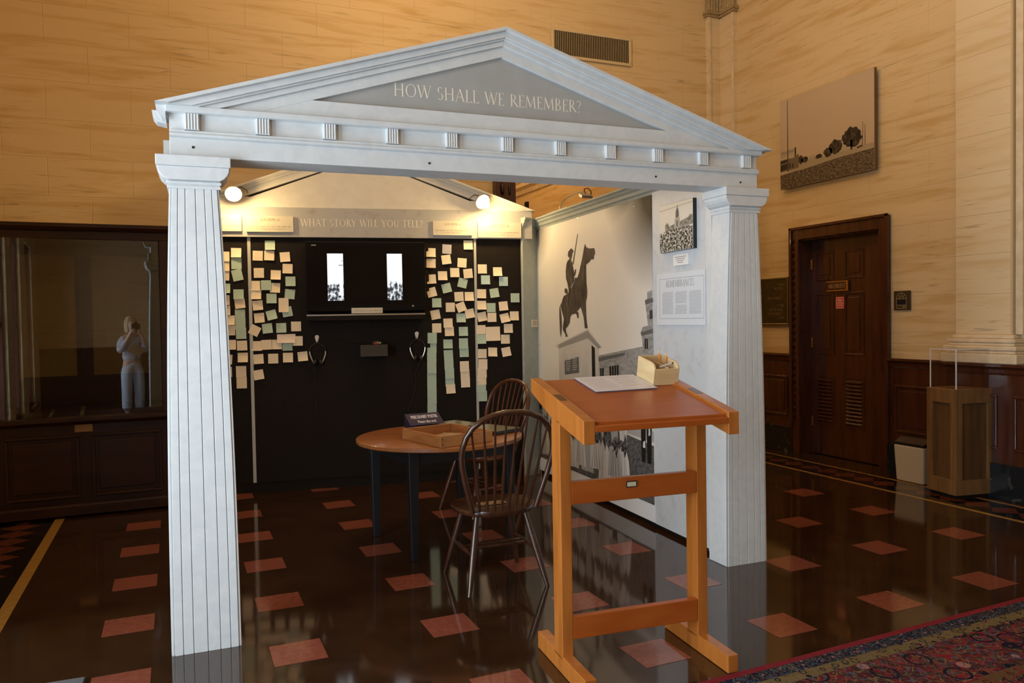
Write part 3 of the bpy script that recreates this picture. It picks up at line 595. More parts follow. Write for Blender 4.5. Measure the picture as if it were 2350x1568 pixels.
ORD = ['first', 'second', 'third', 'fourth', 'fifth', 'sixth', 'seventh', 'eighth', 'ninth', 'tenth', 'eleventh', 'twelfth', 'thirteenth', 'fourteenth', 'fifteenth', 'sixteenth', 'seventeenth', 'eighteenth', 'nineteenth', 'twentieth', 'twenty-first', 'twenty-second', 'twenty-third', 'twenty-fourth', 'twenty-fifth', 'twenty-sixth', 'twenty-seventh', 'twenty-eighth', 'twenty-ninth', 'thirtieth', 'thirty-first', 'thirty-second', 'thirty-third', 'thirty-fourth', 'thirty-fifth', 'thirty-sixth']
def note_mesh(w_, h_, curl, c):
    mb = MB(); n, q = 5, 4
    for j in range(n + 1):
        for i in range(q + 1):
            x = (i / q - .5) * w_; t = j / n; z = (.5 - t) * h_
            y = -.0006 - curl * .020 * t ** 2.2 * (1 + .7 * (i / q - .5)) ; z += curl * .05 * h_ * t ** 3
            mb.v.append((x, y, z))
    for j in range(n):
        for i in range(q): mb.f.append((j * (q + 1) + i, j * (q + 1) + i + 1, (j + 1) * (q + 1) + i + 1, (j + 1) * (q + 1) + i))
    return mb.mesh('sticky_note', NC[c][1], flip=False)
nm = {}
for c in NC:
    for cu in (0, 1, 2): nm[c, cu] = note_mesh(*({'w': (.150, .078), 'B': (.132, .130)}.get(c, (.0822, .0832))), (.10, .40, .85)[cu], c)
pan = {'one': [], 'two': [], 'three': [], 'four': []}
for q in NOTES:
    u = q[0]; pan['one' if u < -.02 else 'two' if u < .9 else 'three' if u < 1.915 else 'four'].append(q)
for pn, L_n in pan.items():
    cnt = {}
    for k, (u, v, c, r) in enumerate(sorted(L_n, key=lambda q: (-q[1], q[0]))):
        i = cnt.get(c, 0); cnt[c] = i + 1
        stk = (c == 'g' or v < 1.12) and any(abs(q[0] - u) < .02 and 0 < abs(q[1] - v) < .098 and q[2] == c for q in L_n)
        many = sum(1 for q in L_n if q[2] == c) > 1
        o = inst(nm[c, 0 if stk else (1, 0, 1, 2, 0, 1)[(k * 5 + len(pn)) % 6]], 'sticky_note', None, bk(u, v, .0012 + .0009 * (k % 9)), (0, -math.radians(-r), TB))
        if stk: o.scale = (1, 1, 1.14)
        lab = NC[c][0] + ' sticky note on the question ' + pn + ' panel' + ((', ' + ORD[i] + ' of its colour from the top') if many else '')
        tag(o, lab, 'sticky note', 'sticky notes on the kiosk wall')
#
# ------------------------------------------------------------------ television, shelf, headphones, mouse box
m_tv = mat('tv_gloss_black', (0.004, 0.004, 0.005), rough=0.10, spec=.18)
m_tvs = mat('tv_screen', (0.005, 0.003, 0.003), rough=0.12, spec=.15)
tv = thing('television', 'black flat television showing two narrow strips of an old photograph', 'television', bk(.955, 1.527, .03), TB)
MB().box(-.505, .505, -.06, .022, 0, .60).build('bezel', m_tv, tv, bevel=.008)
sc_ = MB().box(-.445, .450, -.0612, -.058, .065, .565).build('screen', m_tvs, tv)
def strip_mat(name, seed):
    m, N, L, P = nodes_of(name); tc = N.new('ShaderNodeTexCoord'); sp_ = N.new('ShaderNodeSeparateXYZ'); L.new(tc.outputs['Object'], sp_.inputs[0])
    n1 = N.new('ShaderNodeTexNoise'); n1.inputs['Scale'].default_value = 46; n1.inputs['Detail'].default_value = 5
    mp = N.new('ShaderNodeMapping'); mp.inputs['Location'].default_value = (seed, 0, seed); mp.inputs['Scale'].default_value = (1, 1, .6); L.new(tc.outputs['Object'], mp.inputs[0]); L.new(mp.outputs[0], n1.inputs['Vector'])
    h = N.new('ShaderNodeMapRange'); h.inputs[1].default_value = .19 + seed * .03; h.inputs[2].default_value = .13; h.inputs[3].default_value = -.42; h.inputs[4].default_value = .06; L.new(sp_.outputs['Z'], h.inputs[0])
    s_ = N.new('ShaderNodeMath'); s_.operation = 'ADD'; L.new(n1.outputs['Fac'], s_.inputs[0]); L.new(h.outputs[0], s_.inputs[1])
    r = N.new('ShaderNodeValToRGB'); r.color_ramp.elements[0].position = .44; r.color_ramp.elements[1].position = .60
    r.color_ramp.elements[0].color = (.93, .97, 1, 1); r.color_ramp.elements[1].color = (.03, .035, .05, 1); L.new(s_.outputs[0], r.inputs[0])
    P.inputs['Base Color'].default_value = (0, 0, 0, 1); L.new(r.outputs[0], P.inputs['Emission Color']); P.inputs['Emission Strength'].default_value = 1.05
    return m
m_lit = emis('lit_grey', (.55, .60, .68), .8); m_litw = emis('lit_white', (.95, .98, 1), 1.1)
for u0_, u1_, sd in ((.624, .757, .0), (1.127, 1.257, 1.0)):
    x0 = u0_ - .955; W_ = u1_ - u0_
    so = MB().box(0, W_, 0, .0008, 0, .402).build('picture_strip', strip_mat('screen_picture_%s' % ('left' if sd < .5 else 'right'), sd), sc_); so.location = (x0, -.0622, .096)
    if sd < .5:
        MB().box(.098, W_ - .004, -.0004, 0, .06, .30).box(.090, W_ - .002, -.0004, 0, .045, .075).build('lit_column', m_litw, sc_, loc=(x0, -.0622, .096))
        MB().box(.094, W_ - .001, -.0006, 0, .296, .308).box(.117, W_ - .001, -.0006, 0, .335, .342).build('dark_band', m_lit, sc_, loc=(x0, -.0622, .096))
MB().box(-.46, -.42, -.0615, -.060, .565, .572).build('maker_mark', m_shade, tv)
MB().lathe([(.009, 0), (.009, .001)], (.39, -.0605, .045), 12, (0, -1, 0)).build('round_badge', m_steel, tv)
sg = thing('screen_sign', 'small white sign about the mouse below the television screen', 'sign', bk(.950, 1.512, .093), TB)
MB().box(-.132, .132, -.004, 0, 0, .048).build('plate', m_card, sg); lettering('text_line', 'USE MOUSE BELOW TO SELECT VIDEO CLIP', .016, 0, .016, -.0045, m_ink, sg, width=.24, bold=.8)
sh_ = thing('television_shelf', 'narrow dark shelf under the television', 'shelf', bk(.946, 1.455, 0), TB)
MB().box(-.50, .50, -.13, -.006, 0, .046).build('shelf_board', m_kblack, sh_, bevel=.003)
MB().box(-.50, .50, -.133, -.128, .040, .052).build('chrome_edge', m_steel, sh_)
bx = thing('mouse_shelf', 'small black box shelf on the kiosk wall under the television', 'shelf', bk(1.0, 1.14, 0), TB)
MB().box(-.115, .115, -.14, -.006, 0, .10).build('box', mat('box_black', (0.035, 0.026, 0.016), rough=.6), bx, bevel=.003)
ms = thing('trackball_mouse', 'dark computer mouse with a red light lying on the small black shelf', 'computer mouse', bk(1.03, 1.24, .075), TB)
pts = [(.0, 0), (.045, .002), (.050, .012), (.042, .026), (.022, .034), (0, .036)]
MB().lathe(pts, (0, 0, 0), 18).build('shell', mat('mouse_plastic', (.05, .045, .04), rough=.25), ms, smooth=True)
MB().box(-.030, .0, -.052, -.04, .004, .014).build('red_light', mat('red_plastic', (.4, .01, .01), rough=.3), ms)
MB().tube([(-.04, 0, .012), (-.09, .02, .005), (-.14, .055, .006), (-.24, .066, .02), (-.34, .068, .06)], .0025, 6).build('cable', m_kblack, ms, smooth=True)
m_hook = mat('white_hook', (.74, .66, .58), rough=.35); m_hpad = mat('headphone_pad', (.02, .016, .013), rough=.6)
for u, v, desc, hl in ((.525, 1.315, 'over-ear headphones hanging on the left hook under the television', 'left'), (1.383, 1.328, 'over-ear headphones hanging on the right hook under the television', 'right')):
    hk = thing('wall_hook', 'white adhesive wall hook holding the %s headphones' % hl, 'hook', bk(u, v, .002), TB, 'headphone hooks')
    MB().prism([(.018 * math.cos(t * PI / 8) , .018 * math.sin(t * PI / 8)) for t in range(0, 9)] + [(-.008, -.045), (.008, -.045)], -.006, 0).build('hook_plate', m_hook, hk, bevel=.003)
    MB().tube([(.0, -.004, -.025), (.0, -.02, -.04), (.0, -.032, -.036), (.0, -.034, -.02)], .004, 8).build('hook_arm', m_hook, hk, smooth=True)
    hp = thing('headphones', desc, 'headphones', bk(u + .003, v - .05, .024), TB, 'headphones under the television')
    arc = [(.066 * math.cos(t), 0, -.075 + .072 * math.sin(t)) for t in [PI * k / 14 for k in range(15)]]
    MB().tube(arc, .0042, 8).build('headband', m_hpad, hp, smooth=True)
    for s_ in (-1, 1):
        MB().tube([(s_ * .066, 0, -.072), (s_ * .064, 0, -.10), (s_ * .050, -.002, -.14), (s_ * .036, -.004, -.170)], [.0055, .006, .006, .004], 8).build('side_arm', m_shade, hp, smooth=True)
        MB().lathe([(.0, 0), (.026, .002), (.030, .010), (.024, .020), (0, .022)], (s_ * .036, -.006, -.165), 14, (-s_ * .9, 0, -.35)).build('ear_cup', m_hpad, hp, smooth=True)
    MB().tube([(-.03 if hl == 'left' else .03, 0, -.18), (-.02, .012, -.30), (-.02, .014, -.44), (-.02 if hl == 'left' else -.09, .012, -.62)], .0022, 6).build('cable', m_hpad, hp, smooth=True)

# ------------------------------------------------------------------ kiosk: side panel with the mural
TS_ = math.radians(-93.555)
S1 = Vector((3.455, 3.3, 0)); US = Vector((math.cos(TS_), math.sin(TS_), 0)); NS = Vector((math.sin(TS_), -math.cos(TS_), 0))
def sd_(s, v, off=0.0):
    p = S1 + US * s + NS * off; return (p.x, p.y, v)
sp_o = thing('side_panel', 'pale blue-grey marbled exhibit panel along the right side of the kiosk', 'exhibit panel', sd_(0, 0), TS_)
FA = B0 + UB * (UR + .010) + NB * .040; FB = S1 + US * .105 + NS * .002      # filler board across the corner
def slocal(p): q = p - S1; return (q.dot(US), -q.dot(NS))
(fax, fay), (fbx, fby) = slocal(FA), slocal(FB); FL = math.hypot(fbx - fax, fby - fay); fphi = math.atan2(fby - fay, fbx - fax)
def turned(mb):
    c, s_ = math.cos(fphi), math.sin(fphi); mb.v = [(fax + x * c - y * s_, fay + x * s_ + y * c, z) for x, y, z in mb.v]; return mb
turned(MB().box(0, FL, 0, .02, 0, 2.30)).build('sage_board', m_sage, sp_o)
MB().box(.10, 2.86, .004, .05, .075, 2.30).build('panel_board', m_panelgrey, sp_o)
MB().box(2.20, 2.84, -.004, .004, .03, 2.28).build('marbled_board', m_panelgrey, sp_o, bevel=.001)
MB().box(2.84, 2.90, -.012, .05, .02, 2.30).build('edge_board', m_paint, sp_o, bevel=.002)
MB().box(.08, 2.86, .02, .05, 0, .075).build('toe_board', m_kblack, sp_o)
MB().prismx([(.05, 2.36), (-.050, 2.36), (-.054, 2.348), (-.036, 2.335), (-.040, 2.325), (-.024, 2.31), (-.018, 2.29), (-.006, 2.28), (.0, 2.262), (.05, 2.262)], .07, 2.88).build('top_moulding', m_sage, sp_o)
turned(MB().prismx([(.02, 2.36), (-.040, 2.36), (-.044, 2.348), (-.030, 2.335), (-.034, 2.325), (-.020, 2.31), (-.014, 2.29), (-.004, 2.28), (.0, 2.262), (.02, 2.262)], -.004, FL + .01)).build('top_moulding', m_sage, sp_o)

# the mural print
def print_mat(name, sky, dark, spots, ns=2.0):
    m, N, L, P = nodes_of(name); P.inputs['Roughness'].default_value = .5; P.inputs['Specular IOR Level'].default_value = .15
    tc = N.new('ShaderNodeTexCoord'); val = None
    for (cx, cz, r0_, r1_) in spots:
        d = N.new('ShaderNodeVectorMath'); d.operation = 'DISTANCE'; d.inputs[1].default_value = (cx, 0, cz); L.new(tc.outputs['Object'], d.inputs[0])
        mr = N.new('ShaderNodeMapRange'); mr.inputs[1].default_value = r1_; mr.inputs[2].default_value = r0_; L.new(d.outputs['Value'], mr.inputs[0])
        if val is None: val = mr.outputs[0]
        else:
            mx = N.new('ShaderNodeMath'); mx.operation = 'MAXIMUM'; L.new(val, mx.inputs[0]); L.new(mr.outputs[0], mx.inputs[1]); val = mx.outputs[0]
    t = N.new('ShaderNodeTexNoise'); t.inputs['Scale'].default_value = ns; L.new(tc.outputs['Object'], t.inputs['Vector'])
    a = N.new('ShaderNodeMix'); a.data_type = 'RGBA'; a.inputs[6].default_value = rgba(sky); a.inputs[7].default_value = rgba([q * .86 for q in sky]); L.new(t.outputs['Fac'], a.inputs[0])
    if val is not None:
        b = N.new('ShaderNodeMix'); b.data_type = 'RGBA'; b.inputs[7].default_value = rgba(dark); L.new(val, b.inputs[0]); L.new(a.outputs[2], b.inputs[6]); L.new(b.outputs[2], P.inputs['Base Color'])
    else: L.new(a.outputs[2], P.inputs['Base Color'])
    return m
def noise_print(name, a, b, sc=30, lo=.42, hi=.6, zst=.6, det=6):
    m, N, L, P = nodes_of(name); P.inputs['Roughness'].default_value = .5; P.inputs['Specular IOR Level'].default_value = .15
    tc = N.new('ShaderNodeTexCoord'); mp = N.new('ShaderNodeMapping'); mp.inputs['Scale'].default_value = (1, 1, zst); L.new(tc.outputs['Object'], mp.inputs[0])
    t = N.new('ShaderNodeTexNoise'); t.inputs['Scale'].default_value = sc; t.inputs['Detail'].default_value = det; L.new(mp.outputs[0], t.inputs['Vector'])
    r = N.new('ShaderNodeValToRGB'); r.color_ramp.elements[0].position = lo; r.color_ramp.elements[1].position = hi; r.color_ramp.elements[0].color = rgba(a); r.color_ramp.elements[1].color = rgba(b)
    L.new(t.outputs['Fac'], r.inputs[0]); L.new(r.outputs[0], P.inputs['Base Color']); return m
mu = thing('photo_mural', 'tall black and white photo mural of an equestrian statue on a pedestal', 'photo mural', sd_(0, 0, .0), TS_)
m_sky = print_mat('mural_sky', (.80, .77, .70), (.028, .022, .018), [(2.28, 2.30, .20, .72), (.02, 2.36, .10, .48), (1.85, 2.44, .10, .42)])
MB().box(.10, 2.20, -.008, .004, .155, 2.262).build('print_sheet', m_sky, mu)
MB().box(.10, 2.20, -.008, .004, .035, .155).build('white_border', m_white, mu)
YP = -.0085
g1 = noise_print('print_bronze', (.050, .038, .028), (.125, .10, .078), 22, .35, .7, .4)
g2 = mat('print_black', (.02, .017, .014), rough=.5, spec=.15)
g3 = noise_print('print_stone', (.58, .55, .50), (.51, .485, .44), 6)
g4 = mat('print_stone_shade', (.30, .285, .26), rough=.4)
g5 = noise_print('print_building', (.36, .355, .34), (.24, .235, .225), 16, .4, .65, 2.5)
g6 = mat('print_grey_dark', (.13, .127, .122), rough=.5, spec=.15); g7 = mat('print_white', (.74, .73, .71), rough=.5, spec=.15); g8 = mat('print_grey', (.42, .41, .39), rough=.4)
g9 = noise_print('print_grass', (.075, .073, .07), (.16, .155, .15), 60, .4, .65, 1)
def pp(name, polys, m, d, par=None):
    mb = MB()
    for q in polys: mb.poly(q, YP - d * .0004)
    return mb.build(name, m, par or mu, flip=False)
ST= {'horse': [(1.157, 2.036), (1.176, 2.002), (1.196, 2.001), (1.229, 1.989), (1.301, 1.985), (1.32, 1.984), (1.334, 1.96), (1.331, 1.935), (1.312, 1.925), (1.313, 1.905), (1.298, 1.896), (1.272, 1.903), (1.242, 1.894), (1.239, 1.883), (1.206, 1.879), (1.185, 1.869), (1.169, 1.871), (1.168, 1.825), (1.17, 1.721), (1.185, 1.651), (1.177, 1.605), (1.155, 1.571), (1.156, 1.478), (1.167, 1.403), (1.184, 1.358), (1.128, 1.357), (1.116, 1.42), (1.104, 1.456), (1.078, 1.497), (1.051, 1.53), (1.016, 1.51), (0.98, 1.495), (0.951, 1.481), (0.908, 1.473), (0.875, 1.471), (0.848, 1.452), (0.832, 1.404), (0.794, 1.373), (0.748, 1.354), (0.754, 1.327), (0.79, 1.287), (0.745, 1.281), (0.738, 1.305), (0.693, 1.336), (0.687, 1.36), (0.713, 1.435), (0.698, 1.46), (0.662, 1.516), (0.64, 1.554), (0.672, 1.578), (0.688, 1.602), (0.72, 1.632), (0.804, 1.648), (0.916, 1.721), (0.975, 1.76), (1.011, 1.782), (1.033, 1.81), (1.055, 1.85), (1.085, 1.9), (1.114, 1.956), (1.136, 2.006)], 'tail': [(0.632, 1.554), (0.653, 1.497), (0.666, 1.435), (0.672, 1.373), (0.654, 1.31), (0.64, 1.276), (0.623, 1.329), (0.615, 1.454), (0.618, 1.529)], 'rider': [(0.876, 2.021), (0.898, 2.019), (0.936, 1.992), (0.911, 1.982), (0.898, 1.95), (0.877, 1.925), (0.901, 1.905), (0.914, 1.871), (0.935, 1.828), (0.939, 1.744), (0.872, 1.705), (0.856, 1.664), (0.839, 1.604), (0.83, 1.553), (0.804, 1.541), (0.801, 1.581), (0.822, 1.629), (0.82, 1.683), (0.799, 1.733), (0.771, 1.777), (0.766, 1.839), (0.783, 1.899), (0.806, 1.924), (0.844, 1.934), (0.849, 1.954), (0.825, 1.95), (0.813, 1.975), (0.824, 1.999)], 'arm': [(0.961, 1.844), (0.975, 1.843), (0.97, 1.814), (0.947, 1.785), (0.934, 1.804)], 'pommel': [(0.969, 1.778), (0.99, 1.768), (0.996, 1.741), (0.946, 1.738), (0.95, 1.767)], 'roll': [(0.768, 1.698), (0.797, 1.684), (0.804, 1.654), (0.781, 1.645), (0.736, 1.662), (0.734, 1.687)], 'holster': [(0.987, 1.495), (1.011, 1.486), (1.015, 1.442), (0.989, 1.439), (0.972, 1.472), (0.944, 1.478)], 'lance': [(1.013, 2.127), (1.022, 2.126), (0.969, 1.998), (0.925, 1.885), (0.908, 1.89), (0.955, 1.999)]}
M5= {'ped_top': [(0.513, 1.201), (1.189, 1.353), (1.425, 1.212), (1.372, 1.199), (1.173, 1.284), (0.578, 1.176)], 'ped_cap': [(0.579, 1.209), (1.18, 1.338), (1.412, 1.212), (1.372, 1.199), (1.178, 1.278), (0.588, 1.179)], 'ped_left': [(0.588, 1.176), (1.178, 1.278), (1.25, 0.964), (1.246, 0.748), (0.592, 0.685)], 'ped_right': [(1.178, 1.278), (1.372, 1.199), (1.378, 0.972), (1.372, 0.761), (1.246, 0.748), (1.25, 0.964)], 'plaque': [(0.714, 1.077), (1.002, 1.123), (1.006, 0.991), (0.716, 0.957)], 'dark': [(1.248, 1.225), (1.306, 1.203), (1.314, 0.755), (1.252, 0.749)], 'bldg': [(1.366, 1.146), (1.789, 1.201), (2.063, 1.235), (2.05, 1.297), (2.034, 1.331), (2.066, 1.371), (2.138, 1.381), (2.111, 1.505), (2.097, 1.552), (2.133, 1.566), (2.13, 1.609), (2.2, 1.622), (2.206, 0.842), (1.372, 0.761)], 'vign': [(1.794, 2.248), (2.195, 2.246), (2.204, 2.049), (2.115, 2.1), (1.948, 2.184)], 'win1': [(1.547, 1.071), (1.707, 1.088), (1.704, 1.011), (1.549, 0.994)], 'win2': [(1.389, 1.048), (1.461, 1.056), (1.459, 0.989), (1.392, 0.982)], 'win3': [(2.161, 1.483), (2.201, 1.488), (2.204, 1.427), (2.164, 1.424)], 'win4': [(2.085, 1.288), (2.136, 1.291), (2.139, 1.222), (2.089, 1.217)], 'corn1': [(1.365, 1.129), (1.8, 1.185), (1.799, 1.163), (1.369, 1.1)], 'corn2': [(2.034, 1.331), (2.198, 1.361), (2.201, 1.33), (2.05, 1.308)], 'corn3': [(2.097, 1.552), (2.203, 1.569), (2.206, 1.538), (2.111, 1.525)]}
pp('statue_print', [ST['tail'], ST['horse'], ST['rider'], ST['arm'], ST['pommel'], ST['roll'], ST['holster'], ST['lance']], g1, 4)
pp('pedestal_print', [M5['ped_left']], g3, 1); pp('pedestal_print', [M5['ped_right']], g3, 1)
pp('pedestal_print', [M5['ped_top']], g3, 2); pp('pedestal_print', [M5['ped_cap']], g4, 3)
pp('plaque_print', [M5['plaque']], g6, 3); pp('shadow_print', [M5['dark']], g2, 3)
pp('building_print', [M5['bldg']], g5, 0.5)
pp('cornice_print', [M5['corn1'], M5['corn2'], M5['corn3']], g6, 1.5)
wp = []
for q in (M5['win1'], M5['win2'], M5['win3'], M5['win4']):
    n = 4 if q is M5['win1'] else 2
    (a, b), (c, d), (e_, f_), (g_, h_) = q
    for k in range(n):
        t0, t1 = (k + .12) / n, (k + .88) / n
        wp.append([(a + (c - a) * t0, b + (d - b) * t0), (a + (c - a) * t1, b + (d - b) * t1), (g_ + (e_ - g_) * t1, h_ + (f_ - h_) * t1), (g_ + (e_ - g_) * t0, h_ + (f_ - h_) * t0)])
for q in wp: pp('window_print', [q], g2, 2)
tw = []
for k in range(6):
    for j, (a0, a1) in enumerate(((.745, .84), (.88, .975))): 
        z = 1.085 - k * .018 + j * .012; tw.append([(a0, z), (a1 - .01 * (k % 3), z + .003), (a1 - .01 * (k % 3), z + .010), (a0, z + .007)])
pp('plaque_words', tw, g8, 4)
# crowd at the foot of the mural
pp('grass_print', [[(.10, .155), (2.198, .155), (2.198, .56), (.10, .72)]], g9, 2)
pp('road_print', [[(1.75, .60), (2.198, .585), (2.198, .66), (1.75, .70)], [(1.55, .70), (2.198, .68), (2.198, .76), (1.55, .78)]], g8, 2.5)
pp('tree_print', [[(.10, .60), (1.5, .66), (1.7, .72), (1.7, .80), (.10, .80)]], g2, 2.2)
rnd = random.Random(5)
m_dress = noise_print('print_dress', (.70, .69, .67), (.46, .45, .43), 30, .4, .72, .10); m_leaf = noise_print('print_leaves', (.02, .02, .02), (.20, .19, .18), 60)
for k in range(11):
    cx = .24 + k * .152 + rnd.uniform(-.015, .015); b0 = .16 + rnd.uniform(0, .05) + .06 * (k % 2); t = .675 + rnd.uniform(-.02, .03); d_ = 3 + (k % 2) * .6
    pp('dress_print', [[(cx - .115, b0), (cx - .05, b0 - .004), (cx + .04, b0 + .003), (cx + .115, b0), (cx + .085, b0 + .22), (cx + .042, t - .20), (cx + .066, t - .03), (cx + .03, t), (cx - .03, t), (cx - .066, t - .03), (cx - .042, t - .20), (cx - .085, b0 + .22)]], m_dress if k % 3 else g8, d_)
    fo = []
    for j in range(4):
        x = cx - .075 + j * .045 + rnd.uniform(-.01, .01); fo.append([(x, b0 + .005), (x + .009, b0 + .005), (x * .5 + cx * .5 + .003, t - .24), (x * .5 + cx * .5, t - .24)])
    pp('fold_print', fo, g6 if k % 2 else g8, d_ + .2)
    pp('head_print', [[(cx + .036 * math.cos(q * PI / 5), t + .05 + .050 * math.sin(q * PI / 5)) for q in range(10)]], g6, d_ + .1)
    if k not in (2, 6): pp('bouquet_print', [[(cx + (.03 + .055 * rnd.random()) * math.cos(q * PI / 9) + .02, t - .19 + (.03 + .075 * rnd.random()) * math.sin(q * PI / 9)) for q in range(18)]], m_leaf, d_ + .4)
men = []
for cx in (2.06, 2.14): men += [[(cx - .03, .43), (cx + .025, .43), (cx + .03, .62), (cx + .035, .70), (cx - .035, .70), (cx - .035, .60)]]
pp('man_print', men, g2, 4); pp('shirt_print', [[(2.05, .53), (2.085, .53), (2.08, .58), (2.055, .57)], [(2.13, .62), (2.155, .63), (2.15, .70), (2.135, .70)]], g7, 5)
for s_, z in ((.14, 2.235), (.90, 2.255), (1.02, 2.255), (1.97, 2.215), (2.17, .20), (.14, 1.2)):
    MB().lathe([(.006, 0), (.006, .003), (0, .004)], (s_, -.008, z), 10, (0, -1, 0)).build('pin', m_steel, mu, smooth=True)
# small photograph with black edges
sp2 = thing('mounted_photo', 'small mounted photo of a domed building above a crowd, high on the side panel', 'photograph', sd_(2.345, 1.855, .005), TS_)
MB().box(0, .392, -.026, 0, 0, .305).build('mount', mat('mount_black', (.012, .011, .012), rough=.4), sp2)
MB().box(.001, .391, -.0268, -.026, .001, .304).build('sky_print', mat('photo_sky', (.68, .65, .57), rough=.4), sp2)
def pq(name, polys, m, y, par):
    mb = MB()
    for q in polys: mb.poly(q, y)
    return mb.build(name, m, par, flip=False)
pq('crowd_print', [[(.002, .002), (.39, .002), (.39, .135), (.30, .155), (.18, .14), (.10, .135), (.002, .125)]], noise_print('photo_crowd', (.025, .022, .018), (.62, .59, .52), 70, .46, .58, 1), -.0272, sp2)
pq('wing_print', [[(.07, .13), (.115, .135), (.115, .175), (.095, .19), (.07, .172)], [(.115, .135), (.20, .14), (.20, .175), (.115, .160)], [(.235, .14), (.39, .15), (.39, .205), (.36, .212), (.34, .195), (.235, .178)]], noise_print('photo_wing', (.16, .15, .125), (.34, .32, .27), 60, .4, .6, 1), -.0274, sp2)
pq('tower_print', [[(.185, .14), (.245, .142), (.245, .205), (.215, .212), (.185, .20)]], mat('photo_tower', (.36, .34, .29), rough=.4), -.0276, sp2)
pq('dome_print', [[(.196, .207), (.236, .21), (.234, .24), (.230, .255), (.222, .268), (.217, .292), (.213, .268), (.204, .255), (.198, .24)], [(.207, .15), (.223, .15), (.223, .185), (.215, .193), (.207, .185)]], g6, -.0278, sp2)
pq('wire_print', [[(.002, .268), (.39, .284), (.39, .286), (.002, .270)]], g6, -.0279, sp2)
cp = thing('caption_card', 'small white caption card below the domed building photo', 'caption card', sd_(2.487, 1.762, .005), TS_)
MB().box(0, .172, -.014, 0, 0, .068).build('card', m_white, cp)
pq('text_lines', [[(.02 + .01 * k, .052 - k * .012), (.15 - .012 * k, .052 - k * .012), (.15 - .012 * k, .055 - k * .012), (.02 + .01 * k, .055 - k * .012)] for k in range(4)], m_ink, -.0146, cp)
cp = thing('caption_card', 'small caption card beside the mural edge near the kiosk corner', 'caption card', ((FA + (FB - FA) * .48).x, (FA + (FB - FA) * .48).y, 1.362), TS_ + fphi)
MB().box(0, .085, -.012, -.001, 0, .072).build('card', m_card, cp)
pq('text_lines', [[(.015, .052 - k * .013), (.07, .052 - k * .013), (.07, .055 - k * .013), (.015, .055 - k * .013)] for k in range(3)], m_ink, -.0126, cp)
rm = thing('text_sign', 'white text sign headed REMEMBRANCES with three columns of print', 'sign', sd_(2.268, 1.385, .005), TS_)
m_frost = mat('frosted_white', (.70, .735, .77), rough=.35)
MB().box(0, .565, -.008, 0, 0, .335).build('sheet', m_frost, rm)
lettering('heading', 'REMEMBRANCES', .042, .285, .245, -.0086, m_inkd, rm, width=.33, bold=.7)
br = MB()
for a, b, c, d in ((.035, .55, .298, .301), (.035, .55, .040, .043), (.035, .038, .043, .298), (.547, .55, .043, .298)): br.poly([(a, c), (b, c), (b, d), (a, d)], -.0086)
br.build('border_rule', mat('rule_grey', (.36, .37, .42), rough=.5), rm, flip=False)
for a in (.07, .23, .39):
    tx = MB()
    for k in range(17):
        if a == .23 and k in (9,): continue
        z = .208 - k * .0085; x = a + (.012 if k in (0, 11) else 0)
        while x < a + .128:
            w_ = rnd.uniform(.008, .022); tx.poly([(x, z), (min(x + w_, a + .132), z), (min(x + w_, a + .132), z + .0032), (x, z + .0032)], -.0086); x += w_ + .0035
    tx.build('text_column', mat('text_grey', (.33, .34, .37), rough=.5), rm, flip=False)
# box and arc lamp on top of the side panel
bt = thing('top_box', 'sage painted box standing behind the top of the side panel', 'box', sd_(.15, 2.0, -.06), TS_)
MB().box(0, .50, 0, .16, 0, .405).build('body', m_sage, bt, bevel=.003)
MB().box(.50, .515, .01, .15, .25, .395).build('dark_cover', m_kblack, bt)
al = thing('arc_lamp', 'thin curved metal lamp arching over the top of the side panel', 'lamp', sd_(.44, 2.405, -.09), TS_)
pth = [(0, 0, 0)] + [(.32 - .32 * math.cos(t), -.01 * t, .01 + .075 * math.sin(t) ** .8) for t in [PI * .80 * k / 12 for k in range(1, 13)]]
MB().tube(pth, .007, 8).build('stem', m_steel, al, smooth=True)
ex_ = Vector(pth[-1])
MB().hexa([tuple(ex_ + Vector(v)) for v in ((-.03, -.05, -.025), (.03, -.05, -.05), (.03, .05, -.05), (-.03, .05, -.025), (-.02, -.05, .0), (.04, -.05, -.025), (.04, .05, -.025), (-.02, .05, .0))]).build('lamp_head', m_shade, al, bevel=.004)
MB().tube([tuple(ex_ + Vector(v)) for v in ((-.02, 0, .0), (-.02, 0, .035), (.05, 0, .03), (.11, 0, -.01), (.10, 0, -.03))], .004, 6).build('head_bracket', m_kblack, al, smooth=True)

